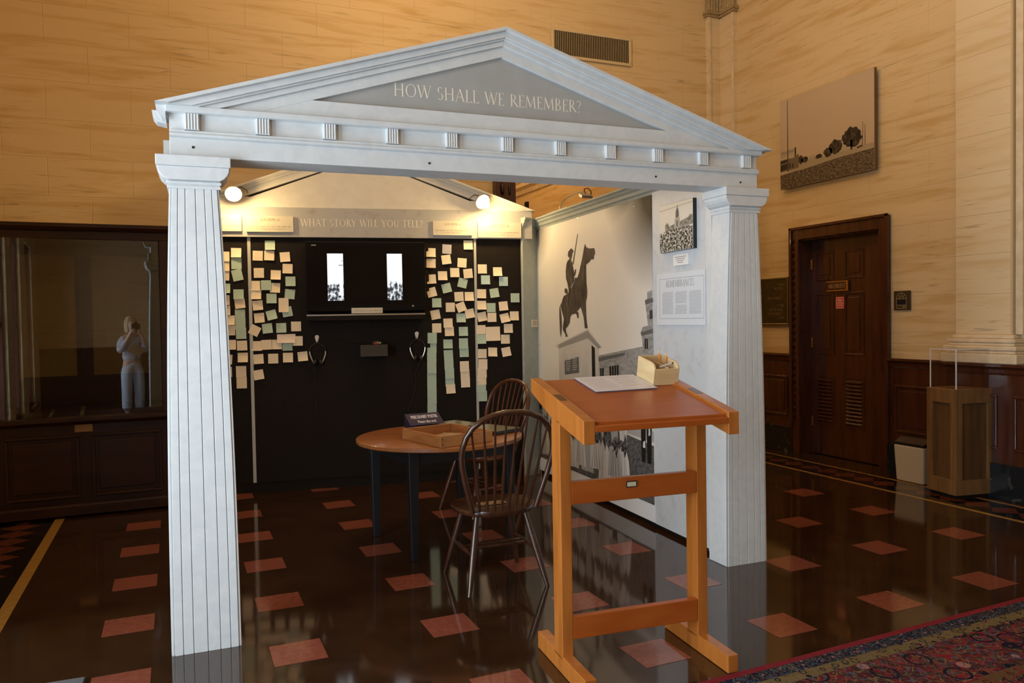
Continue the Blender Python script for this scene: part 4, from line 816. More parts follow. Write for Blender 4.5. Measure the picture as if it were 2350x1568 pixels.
# ------------------------------------------------------------------ drafting stand
m_oak = mat('stand_oak', (0.36, 0.108, 0.017), (0.45, 0.148, 0.026), rough=0.30, scale=(9, 9, 1.2), ns=2.5, detail=7, coat=.25)
m_oakt = mat('stand_top', (0.33, 0.070, 0.010), (0.37, 0.088, 0.014), rough=0.30, scale=(2, 9, 9), ns=2.5, detail=6, coat=.08, spec=.35)
RD = math.radians(-5.0)
dk = thing('drafting_stand', 'tall orange-brown wooden stand with a sloping top on two sled feet', 'stand', (1.741, -.545, 0), RD)
SW = .672; BT = .048; sl = math.tan(math.radians(12.0))
for x0 in (0, SW - BT):
    MB().box(x0, x0 + BT, -.265, .245, .002, .075).build('foot', m_oak, dk, bevel=.003)
    MB().box(x0, x0 + BT, -.045, .045, .06, 1.03).build('post', m_oak, dk, bevel=.003)
    f = lambda y: 1.118 + y * sl
    MB().prismx([(-.285, f(-.285)), (.285, f(.285)), (.285, f(.285) - .06), (.05, f(.05) - .094), (-.285, f(-.285) - .090)], x0, x0 + BT).build('top_rail', m_oak, dk, bevel=.003)
    MB().hexa([(x0 + .008, -.04, f(-.04) - .002), (x0 + BT - .008, -.04, f(-.04) - .002), (x0 + BT - .008, .04, f(.04) - .002), (x0 + .008, .04, f(.04) - .002), (x0 + .008, -.04, f(-.04) + .0006), (x0 + BT - .008, -.04, f(-.04) + .0006), (x0 + BT - .008, .04, f(.04) + .0006), (x0 + .008, .04, f(.04) + .0006)]).build('tenon', m_mahog, dk)
MB().box(BT, SW - BT, -.045, -.012, .688, .780).build('cross_rail', m_oakt, dk, bevel=.003)
MB().box(BT, SW - BT, -.045, -.012, .140, .232).build('cross_rail', m_oakt, dk, bevel=.003)
g = lambda y: f(y) - .012
MB().prismx([(-.268, g(-.268)), (.285, g(.285)), (.285, g(.285) - .022), (-.268, g(-.268) - .022)], BT - .001, SW - BT + .001).build('sloping_top', m_oakt, dk, bevel=.002)
MB().prismx([(-.285, g(-.285) - .010), (-.268, g(-.268) - .010), (-.268, g(-.268) - .034), (-.285, g(-.285) - .034)], BT, SW - BT).build('lip_strip', m_oakt, dk, bevel=.003)
MB().prismx([(-.268, g(-.268) + .003), (.285, g(.285) + .003), (.285, g(.285)), (-.268, g(-.268))], SW - BT - .010, SW - BT - .001).build('edge_strip', m_oak, dk)
pl = MB().box(.292, .340, -.0475, -.045, .738, .764).build('name_plate', mat('plate_black', (.015, .013, .012), rough=.4), dk)
MB().box(.296, .336, -.0485, -.0474, .742, .760).build('plate_face', mat('plate_face', (.55, .50, .32), rough=.35), pl)
def on_stand(x, y, dz=0.0):      # world point on the sloping top
    c, s_ = math.cos(RD), math.sin(RD); return (1.741 + x * c - y * s_, -.545 + x * s_ + y * c, g(y) + dz)
TILT = math.atan(sl)
def slope_thing(name, label, cat, x, y, rz, dz=0.0):
    o = thing(name, label, cat, on_stand(x, y, dz)); o.rotation_mode = 'XYZ'
    o.rotation_euler = (Matrix.Rotation(RD, 3, 'Z') @ Matrix.Rotation(TILT, 3, 'X') @ Matrix.Rotation(rz, 3, 'Z')).to_euler(); return o
st_ = slope_thing('text_board', 'white printed board lying on the sloping top of the drafting stand', 'board', .36, .185, math.radians(3), .001)
MB().box(-.150, .150, -.108, .108, 0, .005).build('core', mat('board_core', (.12, .13, .18), rough=.5), st_)
MB().box(-.150, .150, -.108, .108, .005, .0056).build('sheet', mat('sheet_pinkish', (.74, .70, .72), rough=.35), st_)
mb = MB()
def flat(mb, x0, x1, y0, y1, z): mb.add([(x0, y0, z), (x1, y0, z), (x1, y1, z), (x0, y1, z)], [(0, 1, 2, 3)])
for a, b, c, d in ((-.13, .13, .088, .090), (-.13, .13, -.090, -.088), (-.13, -.128, -.088, .088), (.128, .13, -.088, .088)): flat(mb, a, b, c, d, .0058)
mb.build('border_rule', mat('rule_violet', (.30, .25, .32), rough=.5), st_, flip=False)
mb = MB()
for a in (-.118, .008):
    for k in range(16):
        y = .076 - k * .0098
        if a > 0 and k % 4 == 3: continue
        x = a
        while x < a + .10:
            w_ = rnd.uniform(.005, .016); flat(mb, x, min(x + w_, a + .108), y, y + .0036, .0058); x += w_ + .003
mb.build('text_block', mat('text_violet', (.52, .45, .48), rough=.5), st_, flip=False)
m_maple = mat('maple', (0.70, 0.52, 0.28), (0.62, 0.44, 0.22), rough=0.4, scale=(3, 3, 14), ns=2.5, detail=5)
pb = slope_thing('pencil_box', 'pale wooden pencil box with sloped sides on the drafting stand', 'box', .578, .205, math.radians(2), .001)
pbw, pbd = .128, .150
side = [(-pbd / 2, 0), (pbd / 2, 0), (pbd / 2, .100), (-pbd / 2 + .035, .100), (-pbd / 2 + .012, .092), (-pbd / 2, .075)]
for x0 in (-pbw / 2, pbw / 2 - .010): MB().prismx(side, x0, x0 + .010).build('box_wall', m_maple, pb, bevel=.002)
MB().box(-pbw / 2 + .010, pbw / 2 - .010, -pbd / 2, -pbd / 2 + .010, 0, .074).build('box_wall', m_maple, pb, bevel=.0015)
MB().box(-pbw / 2 + .010, pbw / 2 - .010, pbd / 2 - .010, pbd / 2, 0, .100).build('box_wall', m_maple, pb, bevel=.0015)
MB().box(-pbw / 2 + .010, pbw / 2 - .010, -pbd / 2 + .010, pbd / 2 - .010, 0, .008).build('bottom', m_maple, pb)
MB().box(.008, .014, -pbd / 2 + .010, pbd / 2 - .010, .008, .078).build('divider', m_maple, pb)
m_pen = mat('pencil_orange', (.75, .26, .03), rough=.35); m_penw = mat('pencil_wood', (.72, .50, .28), rough=.6); m_lead = mat('graphite', (.03, .03, .03), rough=.5); m_penb = mat('pen_white', (.70, .68, .68), rough=.3)
for k, (px, py, tx_, ty_, ln, lab) in enumerate(((.030, .022, .10, .12, .128, 'orange pencil leaning upright in the back corner of the pencil box'), (.038, .0, -.10, .20, .120, 'shorter orange pencil leaning in the middle of the pencil box'))):
    pc_ = slope_thing('pencil', lab, 'pencil', .578 + px, .205 + py, 0, .012)
    d = Vector((tx_ * -1, ty_, 1)).normalized()
    MB().tube([(0, 0, 0), tuple(d * (ln - .018))], .0036, 6).build('shaft', m_pen, pc_)
    MB().tube([tuple(d * (ln - .018)), tuple(d * (ln - .004))], [.0036, .0012], 6).build('sharpened_end', m_penw, pc_); MB().tube([tuple(d * (ln - .004)), tuple(d * ln)], [.0012, .0003], 6).build('lead', m_lead, pc_)
pn = slope_thing('pen', 'white pen lying across the divider of the pencil box', 'pen', .578 + .012, .150, 0, .060)
MB().tube([(-.03, 0, .018), (.035, .012, .030)], .0042, 8).build('barrel', m_penb, pn, smooth=True); MB().tube([(.035, .012, .030), (.047, .014, .032)], [.0046, .003], 8).build('cap', m_lead, pn, smooth=True)

# ------------------------------------------------------------------ round table
m_ttop = mat('table_top_wood', (0.26, 0.085, 0.022), (0.33, 0.12, 0.034), rough=0.30, scale=(2, 8, 6), ns=2.2, detail=6, coat=.2)
m_tleg = mat('table_leg_black', (0.010, 0.011, 0.014), rough=0.4)
tb = thing('round_table', 'round wooden table with dark tapered legs inside the kiosk', 'table', (1.915, 1.50, 0), 0)
MB().lathe([(.0, .660), (.530, .660), (.538, .666), (.538, .686), (.532, .690), (0, .690)], (0, 0, 0), 64).build('table_top', m_ttop, tb, smooth=True)
la = [math.radians(a) for a in (143, -129, -34, 54)]
lp_ = [(.46 * math.cos(a), .46 * math.sin(a)) for a in la]
for x, y in lp_:
    mb = MB(); a, b = .032, .020
    mb.hexa([(x - b, y - b, 0), (x + b, y - b, 0), (x + b, y + b, 0), (x - b, y + b, 0), (x - a, y - a, .66), (x + a, y - a, .66), (x + a, y + a, .66), (x - a, y + a, .66)])
    mb.build('leg', m_tleg, tb, bevel=.004)
for i in range(4):
    (x0, y0), (x1, y1) = lp_[i], lp_[(i + 1) % 4]; dx, dy = x1 - x0, y1 - y0; l = math.hypot(dx, dy); nx, ny = -dy / l * .010, dx / l * .010
    MB().hexa([(x0 - nx, y0 - ny, .575), (x1 - nx, y1 - ny, .575), (x1 + nx, y1 + ny, .575), (x0 + nx, y0 + ny, .575), (x0 - nx, y0 - ny, .66), (x1 - nx, y1 - ny, .66), (x1 + nx, y1 + ny, .66), (x0 + nx, y0 + ny, .66)]).build('apron', m_tleg, tb)
# tray of poster tubes
m_tray = mat('tray_wood', (0.34, 0.13, 0.038), (0.42, 0.18, 0.055), rough=0.45, scale=(3, 3, 16), ns=2.5, detail=5)
tr = thing('wooden_tray', 'shallow wooden tray box on the round table', 'tray', (1.755, .985, .691), math.radians(13))
TW_, TD_ = .37, .47
for x0 in (0, TW_ - .012): MB().box(x0, x0 + .012, .012, TD_ - .012, 0, .068).build('side', m_tray, tr, bevel=.002)
for y0 in (0, TD_ - .012): MB().box(0, TW_, y0, y0 + .012, 0, .068).build('end', m_tray, tr, bevel=.002)
MB().box(.012, TW_ - .012, .012, TD_ - .012, 0, .008).build('bottom', m_tray, tr)
for z in (.018, .050): MB().lathe([(.004, 0), (.004, .002)], (.010, 0, z), 8, (0, -1, 0)).build('nail', m_dkhole, tr)
for k in range(4):
    o = thing('poster_sheet', ('lowest', 'second lowest', 'third lowest', 'topmost')[k] + ' folded poster lying in the wooden tray', 'poster', (1.84 + .02 * k, 1.24 + .01 * k, .7005 + .006 * k), math.radians(13 + 13 * k), 'posters in the tray')
    MB().box(-.09, .09, -.06, .06, 0, .003).build('sheet', mat('poster_paper', (.38, .24, .14), (.28, .17, .10), rough=.5, ns=30), o)
    MB().box(-.09, .09, .052, .060, .003, .005).build('fold', mat('poster_fold', (.50, .36, .24), rough=.5), o)
# tent sign
sgn = thing('tent_sign', 'dark purple sign reading FREE EXHIBIT POSTER Please take one! behind the tray', 'sign', (1.85, 1.555, .700), math.radians(5))
m_purple = mat('sign_purple', (.040, .030, .058), rough=.45)
tl = .16
fr_ = MB().hexa([(-.118, 0, .058), (.122, 0, .058), (.122, .003, .058), (-.118, .003, .058), (-.138, .05, .128), (.098, .05, .128), (.098, .053, .128), (-.138, .053, .128)]).build('sign_face', m_purple, sgn)
MB().hexa([(-.118, .102, 0), (.122, .102, 0), (.122, .105, 0), (-.118, .105, 0), (-.138, .051, .128), (.098, .051, .128), (.098, .054, .128), (-.138, .054, .128)]).build('sign_face', m_purple, sgn)
MB().box(-.10, .10, .0, .10, -.006, .002).box(-.09, -.084, 0, .003, 0, .06).box(.084, .09, 0, .003, 0, .06).build('stand', m_purple, sgn)
def sign_words(txt, h, xc, zc, wd, serif, bold):
    mb = MB(); w0 = text_w(txt, h); k = wd / w0; glyphs(mb, txt, h, -w0 / 2, 0, 0, .06, bold, serif)
    vs = []
    for a, b, c in mb.v:
        z = zc + c; t = (z - .058) / .07; vs.append((xc + a * k - .022 * t, -.0012 + .05 * t, z + .03 * 0))
    mb.v = vs; return mb
m_lav = mat('sign_letters', (.80, .74, .74), rough=.5)
def plain_words(txt, h, wd, xc, zc, off):
    cv = bpy.data.curves.new('words', 'FONT'); cv.body = txt; cv.size = .030; cv.align_x = 'CENTER'; cv.offset = off
    co = bpy.data.objects.new('words', cv); COL.objects.link(co)
    dg = bpy.context.evaluated_depsgraph_get(); me_ = bpy.data.meshes.new_from_object(co.evaluated_get(dg)); bpy.data.objects.remove(co)
    me_.materials.clear(); me_.materials.append(m_lav); xs = [v.co.x for v in me_.vertices]; k = wd / (max(xs) - min(xs))
    for v in me_.vertices:
        z = zc + v.co.y * h / .022; t = (z - .058) / .07; v.co = (xc + v.co.x * k - .022 * t, -.0012 + .05 * t, z)
    wo = bpy.data.objects.new('words', me_); COL.objects.link(wo); wo.parent = sgn
plain_words('FREE EXHIBIT POSTER', .019, .186, .006, .098, .0007)
plain_words('Please take one!', .017, .128, .010, .070, .0004)
# binders
m_bind = mat('binder_green_grey', (.20, .20, .15), rough=.22); m_bindd = mat('binder_black', (.014, .014, .016), rough=.35)
for x, y, rz, lab in ((2.13, 1.80, 20, 'flat dark binder with a grey-green cover at the back of the round table'), (2.27, 1.47, 25, 'thick dark binder with a grey-green cover at the right edge of the round table')):
    o = thing('binder', lab, 'binder', (x, y, .691), math.radians(rz), 'binders on the round table')
    MB().box(-.125, .125, -.15, .15, 0, .022).build('block', m_bindd, o, bevel=.004); MB().box(-.122, .122, -.147, .147, .022, .026).build('cover', m_bind, o, bevel=.001)

# ------------------------------------------------------------------ Windsor chairs (seat faces +y, bow at -y)
m_chair = mat('chair_wood', (0.036, 0.012, 0.006), (0.056, 0.020, 0.009), rough=0.24, scale=(6, 6, 1.5), ns=3, detail=5, coat=.4)
m_chair2 = mat('chair_wood_red', (0.085, 0.022, 0.007), (0.11, 0.032, 0.010), rough=0.26, scale=(6, 6, 1.5), ns=3, detail=5, coat=.4)
def chair(label, loc, rz, mw, lean=.10, extra=False):
    t = thing('windsor_chair', label, 'chair', loc, rz, 'bow-back Windsor chairs in the kiosk')
    SH = .425
    n = 28; out = []
    for k in range(n):
        a = 2 * PI * k / n; x = .225 * abs(math.cos(a)) ** .75 * (1 if math.cos(a) > 0 else -1); y = .205 * abs(math.sin(a)) ** .80 * (1 if math.sin(a) > 0 else -1)
        x *= 1 + .10 * (y / .205) * .9; out.append((x, y))
    mb = MB(); rings = [(.82, SH - .038), (.96, SH - .028), (1.0, SH - .012), (.985, SH + .001), (.90, SH), (.60, SH - .010), (.2, SH - .013)]
    for s_, z in rings: mb.v += [(x * s_, y * s_, z) for x, y in out]
    for i in range(len(rings) - 1):
        for k in range(n): mb.f.append((i * n + k, i * n + (k + 1) % n, (i + 1) * n + (k + 1) % n, (i + 1) * n + k))
    mb.f += [tuple(range(n - 1, -1, -1)), tuple(range((len(rings) - 1) * n, len(rings) * n))]
    mb.build('seat', mw, t, smooth=True)
    lt_, lb_ = {}, {}
    for sx in (-1, 1):
        for sy in (-1, 1):
            top = Vector((sx * .135, sy * .115, SH - .02)); bot = Vector((sx * .222, sy * .222, 0)); lt_[sx, sy] = top; lb_[sx, sy] = bot
            P = lambda q: top.lerp(bot, q)
            MB().tube([tuple(P(q)) for q in (0, .15, .35, .55, .75, 1)], [.013, .016, .019, .0185, .0165, .0115], 12).build('leg', mw, t, smooth=True)
    mid = {}
    for sx in (-1, 1):
        a = lt_[sx, -1].lerp(lb_[sx, -1], .52); b = lt_[sx, 1].lerp(lb_[sx, 1], .52)
        MB().tube([tuple(a), tuple(a.lerp(b, .5)), tuple(b)], [.008, .014, .008], 10).build('stretcher', mw, t, smooth=True); mid[sx] = a.lerp(b, .42), a.lerp(b, .60)
    for j in (0, 1):
        a, b = mid[-1][j], mid[1][j]; MB().tube([tuple(a), tuple(a.lerp(b, .5)), tuple(b)], [.008, .012, .008], 10).build('stretcher', mw, t, smooth=True)
    # bow
    H = .535
    def bow(q):         # 0..1 along the hoop, in (x, h)
        a = PI * (1.0 - q)
        if q < .0001 or q > .9999: pass
        ex, h = math.cos(a), math.sin(a)
        hh = H * h ** .62
        wd = .178 + .080 * math.sin(min(1, hh / (H * .52)) * PI / 2) if hh < H * .52 else .258 * 1
        x = wd * (1 if ex > 0 else -1) * abs(ex) ** (.66 if hh > H * .3 else .35)
        return x, hh
    pts = []
    prof = [(.180, 0), (.205, .09), (.232, .18), (.250, .26), (.256, .31), (.252, .36), (.236, .415), (.206, .462), (.160, .500), (.100, .524), (.04, .534)]
    hoop = [(-x, h) for x, h in prof] + [(x, h) for x, h in reversed(prof)]
    def p3(x, h): 
        yb = -.165 - .02 * (1 - (x / .26) ** 2) - lean * h / H * 1.25; return (x, yb, SH + h)
    MB().tube([p3(x, h) for x, h in hoop], [.0155] * len(hoop), 10).build('bow', mw, t, smooth=True)
    def top_h(x):
        x = abs(x)
        for (x0, h0), (x1, h1) in zip(prof[4:], prof[5:]):
            if x <= x0 and x >= x1: return h0 + (h1 - h0) * (x0 - x) / (x0 - x1 + 1e-9)
        return .534
    for k in range(8):
        q = (k - 3.5) / 3.5; xb, xt = q * .135, q * .212; ht = top_h(xt)
        a, b = Vector(p3(xb, -.005)), Vector(p3(xt, ht)); a.y = -.165 - .02 * (1 - q * q)
        MB().tube([tuple(a.lerp(b, s_)) for s_ in (0, .2, .35, .6, 1)], [.0065, .0088, .0092, .0068, .0052], 8).build('spindle', mw, t, smooth=True)
    if extra:
        MB().box(-.08, .08, .0, .06, SH - .010, SH - .004).build('worn_patch', mat('worn_wood', (.34, .22, .10), (.12, .05, .02), rough=.3, ns=70, scale=(1, .2, 1)), t)
    return t
chair('dark Windsor chair with a bow back, its back turned to the camera', (1.935, .625, 0), math.radians(-2), m_chair, extra=True)
chair('reddish Windsor chair with a bow back beyond the round table', (2.44, 2.15, 0), math.radians(104), m_chair2, lean=.13)

# ------------------------------------------------------------------ right wall: picture, plaques, bin, pedestal
def rwall(Y, Z, off=0.0): return (XR - .008 - off, Y, Z)
RW = -PI / 2
cv_ = thing('street_photo', 'large mounted sepia photo of an old street hanging high on the right wall', 'photograph', rwall(3.02, 2.74, .03), RW)
PWD, PHT = 1.19, .915
MB().box(.05, PWD - .05, 0, .03, .05, PHT - .05).build('batten', m_kblack, cv_)
MB().box(0, PWD, -.03, 0, 0, PHT).build('board', mat('board_edge_brown', (.16, .09, .05), rough=.5), cv_)
MB().box(.001, PWD - .001, -.0306, -.03, .001, PHT - .001).build('sky_print', print_mat('street_sky', (.56, .43, .30), (.48, .36, .25), []), cv_)
gp = noise_print('street_ground', (.055, .04, .026), (.22, .165, .11), 36, .38, .66, 2.2, 8)
pq('ground_print', [[(.002, .002), (PWD - .002, .002), (PWD - .002, .20), (.75, .19), (.30, .16), (.002, .15)]], gp, -.0310, cv_)
pq('road_print', [[(.10, .165), (.30, .155), (.75, .185), (PWD - .002, .195), (PWD - .002, .245), (.60, .235), (.42, .245), (.28, .235)]], mat('street_road', (.36, .29, .20), rough=.5), -.0312, cv_)
sb = mat('street_black', (.030, .022, .015), rough=.5); sm_ = mat('street_brown', (.16, .12, .08), rough=.5); sl_ = mat('street_pale', (.42, .34, .25), rough=.5)
pq('shop_print', [[(.002, .18), (.26, .185), (.26, .32), (.20, .325), (.20, .30), (.002, .30)]], sm_, -.0314, cv_)
pq('awning_print', [[(.002, .19), (.10, .20), (.10, .255), (.002, .25)], [(.002, .265), (.10, .27), (.10, .30), (.002, .295)], [(.13, .20), (.15, .20), (.15, .25), (.13, .25)], [(.17, .20), (.19, .20), (.19, .24), (.17, .24)], [(.205, .32), (.225, .33), (.225, .40), (.205, .395)]], sb, -.0316, cv_)
pq('sign_board_print', [[(.002, .325), (.21, .33), (.21, .385), (.002, .375)]], sl_, -.0316, cv_)
lettering('shop_words', 'OTH & HENRICKS', .030, .105, .358, -.0320, sb, cv_, width=.195, bold=1.1)
pq('pole_print', [[(.105, .17), (.118, .17), (.108, .90), (.103, .90)], [(1.055, .24), (1.062, .24), (1.064, .46), (1.060, .46)], [(1.085, .24), (1.091, .24), (1.088, .43), (1.084, .43)]], sb, -.0322, cv_)
def blob(cx, cz, rx, rz_, n=26, seed=1):
    q = random.Random(seed); return [(cx + rx * math.cos(2 * PI * k / n) * q.uniform(.82, 1.12), cz + rz_ * math.sin(2 * PI * k / n) * q.uniform(.82, 1.12)) for k in range(n)]
m_sleaf = noise_print('street_leaves', (.028, .02, .013), (.09, .066, .044), 40)
for q in [blob(.935, .345, .115, .095, 30, 3), blob(.745, .295, .085, .068, 26, 4), blob(.645, .265, .055, .045, 22, 5), blob(.53, .245, .045, .022, 18, 6), blob(.345, .25, .045, .032, 18, 7), blob(.29, .26, .035, .045, 16, 8), [(.92, .23), (.94, .23), (.945, .32), (.915, .32)], [(1.0, .225), (1.06, .235), (1.05, .25), (.99, .24)]]: pq('tree_print', [q], m_sleaf, -.0324, cv_)
pq('house_print', [[(.80, .235), (1.05, .24), (1.05, .285), (.80, .28)], [(.40, .245), (.48, .245), (.48, .275), (.40, .275)]], sl_, -.0318, cv_)
# bronze plaque
bp_ = thing('bronze_plaque', 'dark bronze wall plaque with raised lettering left of the office door', 'plaque', rwall(3.50, 1.33, .0), RW)
MB().box(0, .545, -.022, 0, 0, .505).build('plate', m_bronze, bp_, bevel=.003)
MB().box(0, .545, -.03, -.022, .485, .505).box(0, .545, -.03, -.022, 0, .02).box(.525, .545, -.03, -.022, .02, .485).box(0, .02, -.03, -.022, .02, .485).build('raised_edge', mat('bronze_edge', (.20, .16, .06), rough=.35, metal=.8), bp_, bevel=.003)
for k, (tx_, z) in enumerate((('TEXAS', .415), ('HISTORY', .375), ('WOOLDRIDGE', .275), ('CLARK', .195), ('WATER WORK', .150), ('GOVERNMENT', .110), ('CITY', .065))):
    lettering('raised_words', tx_, .026, .48 - .02 * (k % 3), z, -.0226, mat('bronze_words', (.34, .27, .11), rough=.35, metal=.6), bp_, align='r', bold=1.2)
# door signs
DX = XR + .14
sn = thing('office_sign', 'small brown sign reading ARCHIVIST on the office door', 'sign', (DX - .001, 2.585, 1.665), RW)
MB().box(0, .272, -.022, 0, 0, .098).build('plate', mat('sign_brown', (.06, .02, .01), rough=.4), sn)
MB().box(0, .272, -.026, -.022, .088, .098).box(0, .272, -.026, -.022, 0, .010).box(.252, .272, -.026, -.022, .010, .088).build('brass_holder', m_brass, sn)
lettering('words', 'ARCHIVIST', .042, .128, .030, -.0226, mat('sign_gold', (.62, .44, .20), rough=.4), sn, width=.225, bold=1.1)
fs = thing('fire_sticker', 'red and white FIRE sticker on the office door below the sign', 'sticker', (DX - .001, 2.488, 1.490), RW)
m_red = mat('sticker_red', (.62, .035, .025), rough=.4)
MB().box(0, .104, -.0012, 0, 0, .118).build('sheet', m_red, fs)
mb = MB()
for k in range(6): mb.poly([(.006 + k * .016, .004), (.014 + k * .016, .004), (.018 + k * .016, .014), (.010 + k * .016, .014)], -.0016); mb.poly([(.006 + k * .016, .104), (.014 + k * .016, .104), (.018 + k * .016, .114), (.010 + k * .016, .114)], -.0016)
for k in range(4): mb.poly([(.003, .022 + k * .020), (.012, .026 + k * .020), (.012, .036 + k * .020), (.003, .032 + k * .020)], -.0016); mb.poly([(.092, .022 + k * .020), (.101, .026 + k * .020), (.101, .036 + k * .020), (.092, .032 + k * .020)], -.0016)
mb.poly([(.016, .056), (.088, .052), (.088, .058), (.016, .062)], -.0016)
mb.build('white_stripes', m_white, fs, flip=False)
lettering('words', 'FIRE', .022, .052, .072, -.0016, m_white, fs, width=.058, bold=1.8, serif=False)
lettering('words', 'DOOR', .018, .052, .026, -.0016, m_white, fs, width=.062, bold=1.8, serif=False)
rs = thing('room_plate', 'small dark room plate with an arch emblem right of the office door', 'sign', rwall(1.672, 1.462, 0), RW)
MB().box(0, .168, -.012, 0, 0, .170).build('plate', mat('plate_bronze', (.050, .032, .018), rough=.35), rs, bevel=.002)
mb = MB(); m_gold = mat('emblem_gold', (.36, .27, .14), rough=.4)
def arcs(cx, cz, r, w_, a0, a1, n=14):
    for k in range(n):
        t0, t1 = a0 + (a1 - a0) * k / n, a0 + (a1 - a0) * (k + 1) / n
        mb.poly([(cx + r * math.cos(t0), cz + r * math.sin(t0)), (cx + r * math.cos(t1), cz + r * math.sin(t1)), (cx + (r - w_) * math.cos(t1), cz + (r - w_) * math.sin(t1)), (cx + (r - w_) * math.cos(t0), cz + (r - w_) * math.sin(t0))], -.0126)
arcs(.080, .102, .052, .004, 0, PI); arcs(.080, .102, .024, .004, 0, PI)
for t in (PI * .25, PI * .5, PI * .75): mb.poly([(.080 + .024 * math.cos(t) - .002, .102 + .024 * math.sin(t)), (.080 + .024 * math.cos(t) + .002, .102 + .024 * math.sin(t)), (.080 + .050 * math.cos(t) + .002, .102 + .050 * math.sin(t)), (.080 + .050 * math.cos(t) - .002, .102 + .050 * math.sin(t))], -.0126)
for a, b, c, d in ((.028, .132, .098, .102), (.028, .032, .014, .10), (.128, .132, .014, .10), (.028, .132, .014, .018), (.028, .132, .042, .046)): mb.poly([(a, c), (b, c), (b, d), (a, d)], -.0126)
mb.build('arch_emblem', m_gold, rs, flip=False)
MB().box(.034, .126, -.0128, -.012, .050, .096).build('dark_slot', mat('slot_navy', (.006, .008, .016), rough=.3), rs)
pq('number', [[(.090, .024), (.093, .024), (.093, .036), (.090, .036)], [(.098, .024), (.108, .024), (.108, .036), (.098, .036)], [(.112, .030), (.120, .024), (.122, .036), (.113, .036)]], m_gold, -.0126, rs)
# waste bin
wbn = thing('waste_bin', 'cream waste bin with a dark lid between the door and the pedestal', 'waste bin', (6.09, 1.31, 0), 0)
MB().hexa([(-.085, -.115, 0.004), (.085, -.115, 0.004), (.085, .15, 0.004), (-.085, .15, 0.004), (-.10, -.13, .315), (.10, -.13, .315), (.10, .165, .315), (-.10, .165, .315)]).build('bin_body', mat('bin_cream', (.50, .40, .27), rough=.4), wbn, bevel=.012)
MB().box(-.10, .10, -.13, .165, .316, .336).build('lid_rim', m_kblack, wbn, bevel=.004)
MB().hexa([(-.095, -.125, .336), (.095, -.125, .336), (.095, .16, .336), (-.095, .16, .336), (-.02, -.125, .375), (.02, -.125, .375), (.02, .16, .375), (-.02, .16, .375)]).build('lid', mat('bin_lid_brown', (.06, .04, .03), rough=.25), wbn, bevel=.003)
# pedestal with acrylic case
m_ped = mat('pedestal_oak', (0.15, 0.075, 0.026), (0.21, 0.11, 0.04), rough=0.35, scale=(9, 9, 1.0), ns=3, detail=6, coat=.15)
m_pedd = mat('pedestal_panel', (0.085, 0.042, 0.016), (0.12, 0.06, 0.022), rough=0.38, scale=(9, 9, 1.0), ns=3, detail=6)
pd = thing('display_pedestal', 'square oak pedestal with recessed panels by the right wall', 'pedestal', (5.985, .85, 0), math.radians(-10))
a, b = .178, .150
MB().box(-a + .02, a - .02, -b + .02, b - .02, 0, .03).build('plinth', m_kblack, pd)
MB().box(-a, a, -b, b, .03, .145).build('base_rail', m_ped, pd, bevel=.003)
MB().box(-a, a, -b, b, .735, .845).build('top_rail', m_ped, pd, bevel=.003)
for sx in (-1, 1):
    for sy in (-1, 1): MB().box(min(sx * a, sx * (a - .06)), max(sx * a, sx * (a - .06)), min(sy * b, sy * (b - .06)), max(sy * b, sy * (b - .06)), .145, .735).build('corner_post', m_ped, pd, bevel=.003)
for sy in (-1, 1): MB().box(-a + .06, a - .06, min(sy * (b - .02), sy * (b - .03)), max(sy * (b - .02), sy * (b - .03)), .145, .735).build('panel', m_pedd, pd)
for sx in (-1, 1): MB().box(min(sx * (a - .02), sx * (a - .03)), max(sx * (a - .02), sx * (a - .03)), -b + .06, b - .06, .145, .735).build('panel', m_pedd, pd)
ac = thing('acrylic_case', 'clear acrylic box standing on the oak pedestal', 'display case', (5.985, .85, .846), math.radians(-10))
a, b, h = .158, .130, .30
MB().box(-a, a, -b, -b + .006, 0, h).build('acrylic_sheet', m_acrylic, ac); MB().box(-a, a, b - .006, b, 0, h).build('acrylic_sheet', m_acrylic, ac)
MB().box(-a, -a + .006, -b + .006, b - .006, 0, h).build('acrylic_sheet', m_acrylic, ac); MB().box(a - .006, a, -b + .006, b - .006, 0, h).build('acrylic_sheet', m_acrylic, ac)
MB().box(-a, a, -b, b, h, h + .006).build('acrylic_sheet', m_acrylic, ac)
for sx in (-1, 1):
    for sy in (-1, 1): MB().box(sx * a - .0035, sx * a + .0035, sy * b - .0035, sy * b + .0035, 0, h + .006).build('polished_edge', m_acedge, ac)
for sy in (-1, 1): MB().box(-a, a, sy * b - .003, sy * b + .003, h, h + .0065).build('polished_edge', m_acedge, ac)
for sx in (-1, 1): MB().box(sx * a - .003, sx * a + .003, -b, b, h, h + .0065).build('polished_edge', m_acedge, ac)
# air vent high on the back wall
vt = thing('air_vent', 'cream wall vent with thin upright slats high on the back wall', 'air vent', (4.045, YB - .009, 4.19), 0)
VW, VH = .975, .30
MB().box(0, VW, -.02, 0, 0, .03).box(0, VW, -.02, 0, VH - .025, VH).box(0, .03, -.02, 0, .03, VH - .025).box(VW - .03, VW, -.02, 0, .03, VH - .025).build('vent_frame', mat('vent_cream', (.62, .50, .31), rough=.45), vt, bevel=.004)
MB().box(.03, VW - .03, -.002, 0, .03, VH - .025).build('dark_back', m_dkhole, vt)
slm = MB().box(0, .0060, -.011, -.004, .03, VH - .025).mesh('vent_slat', mat('slat_cream', (.40, .30, .16), rough=.5))
for k in range(42): inst(slm, 'vent_slat', vt, (.04 + k * .0215, 0, 0))

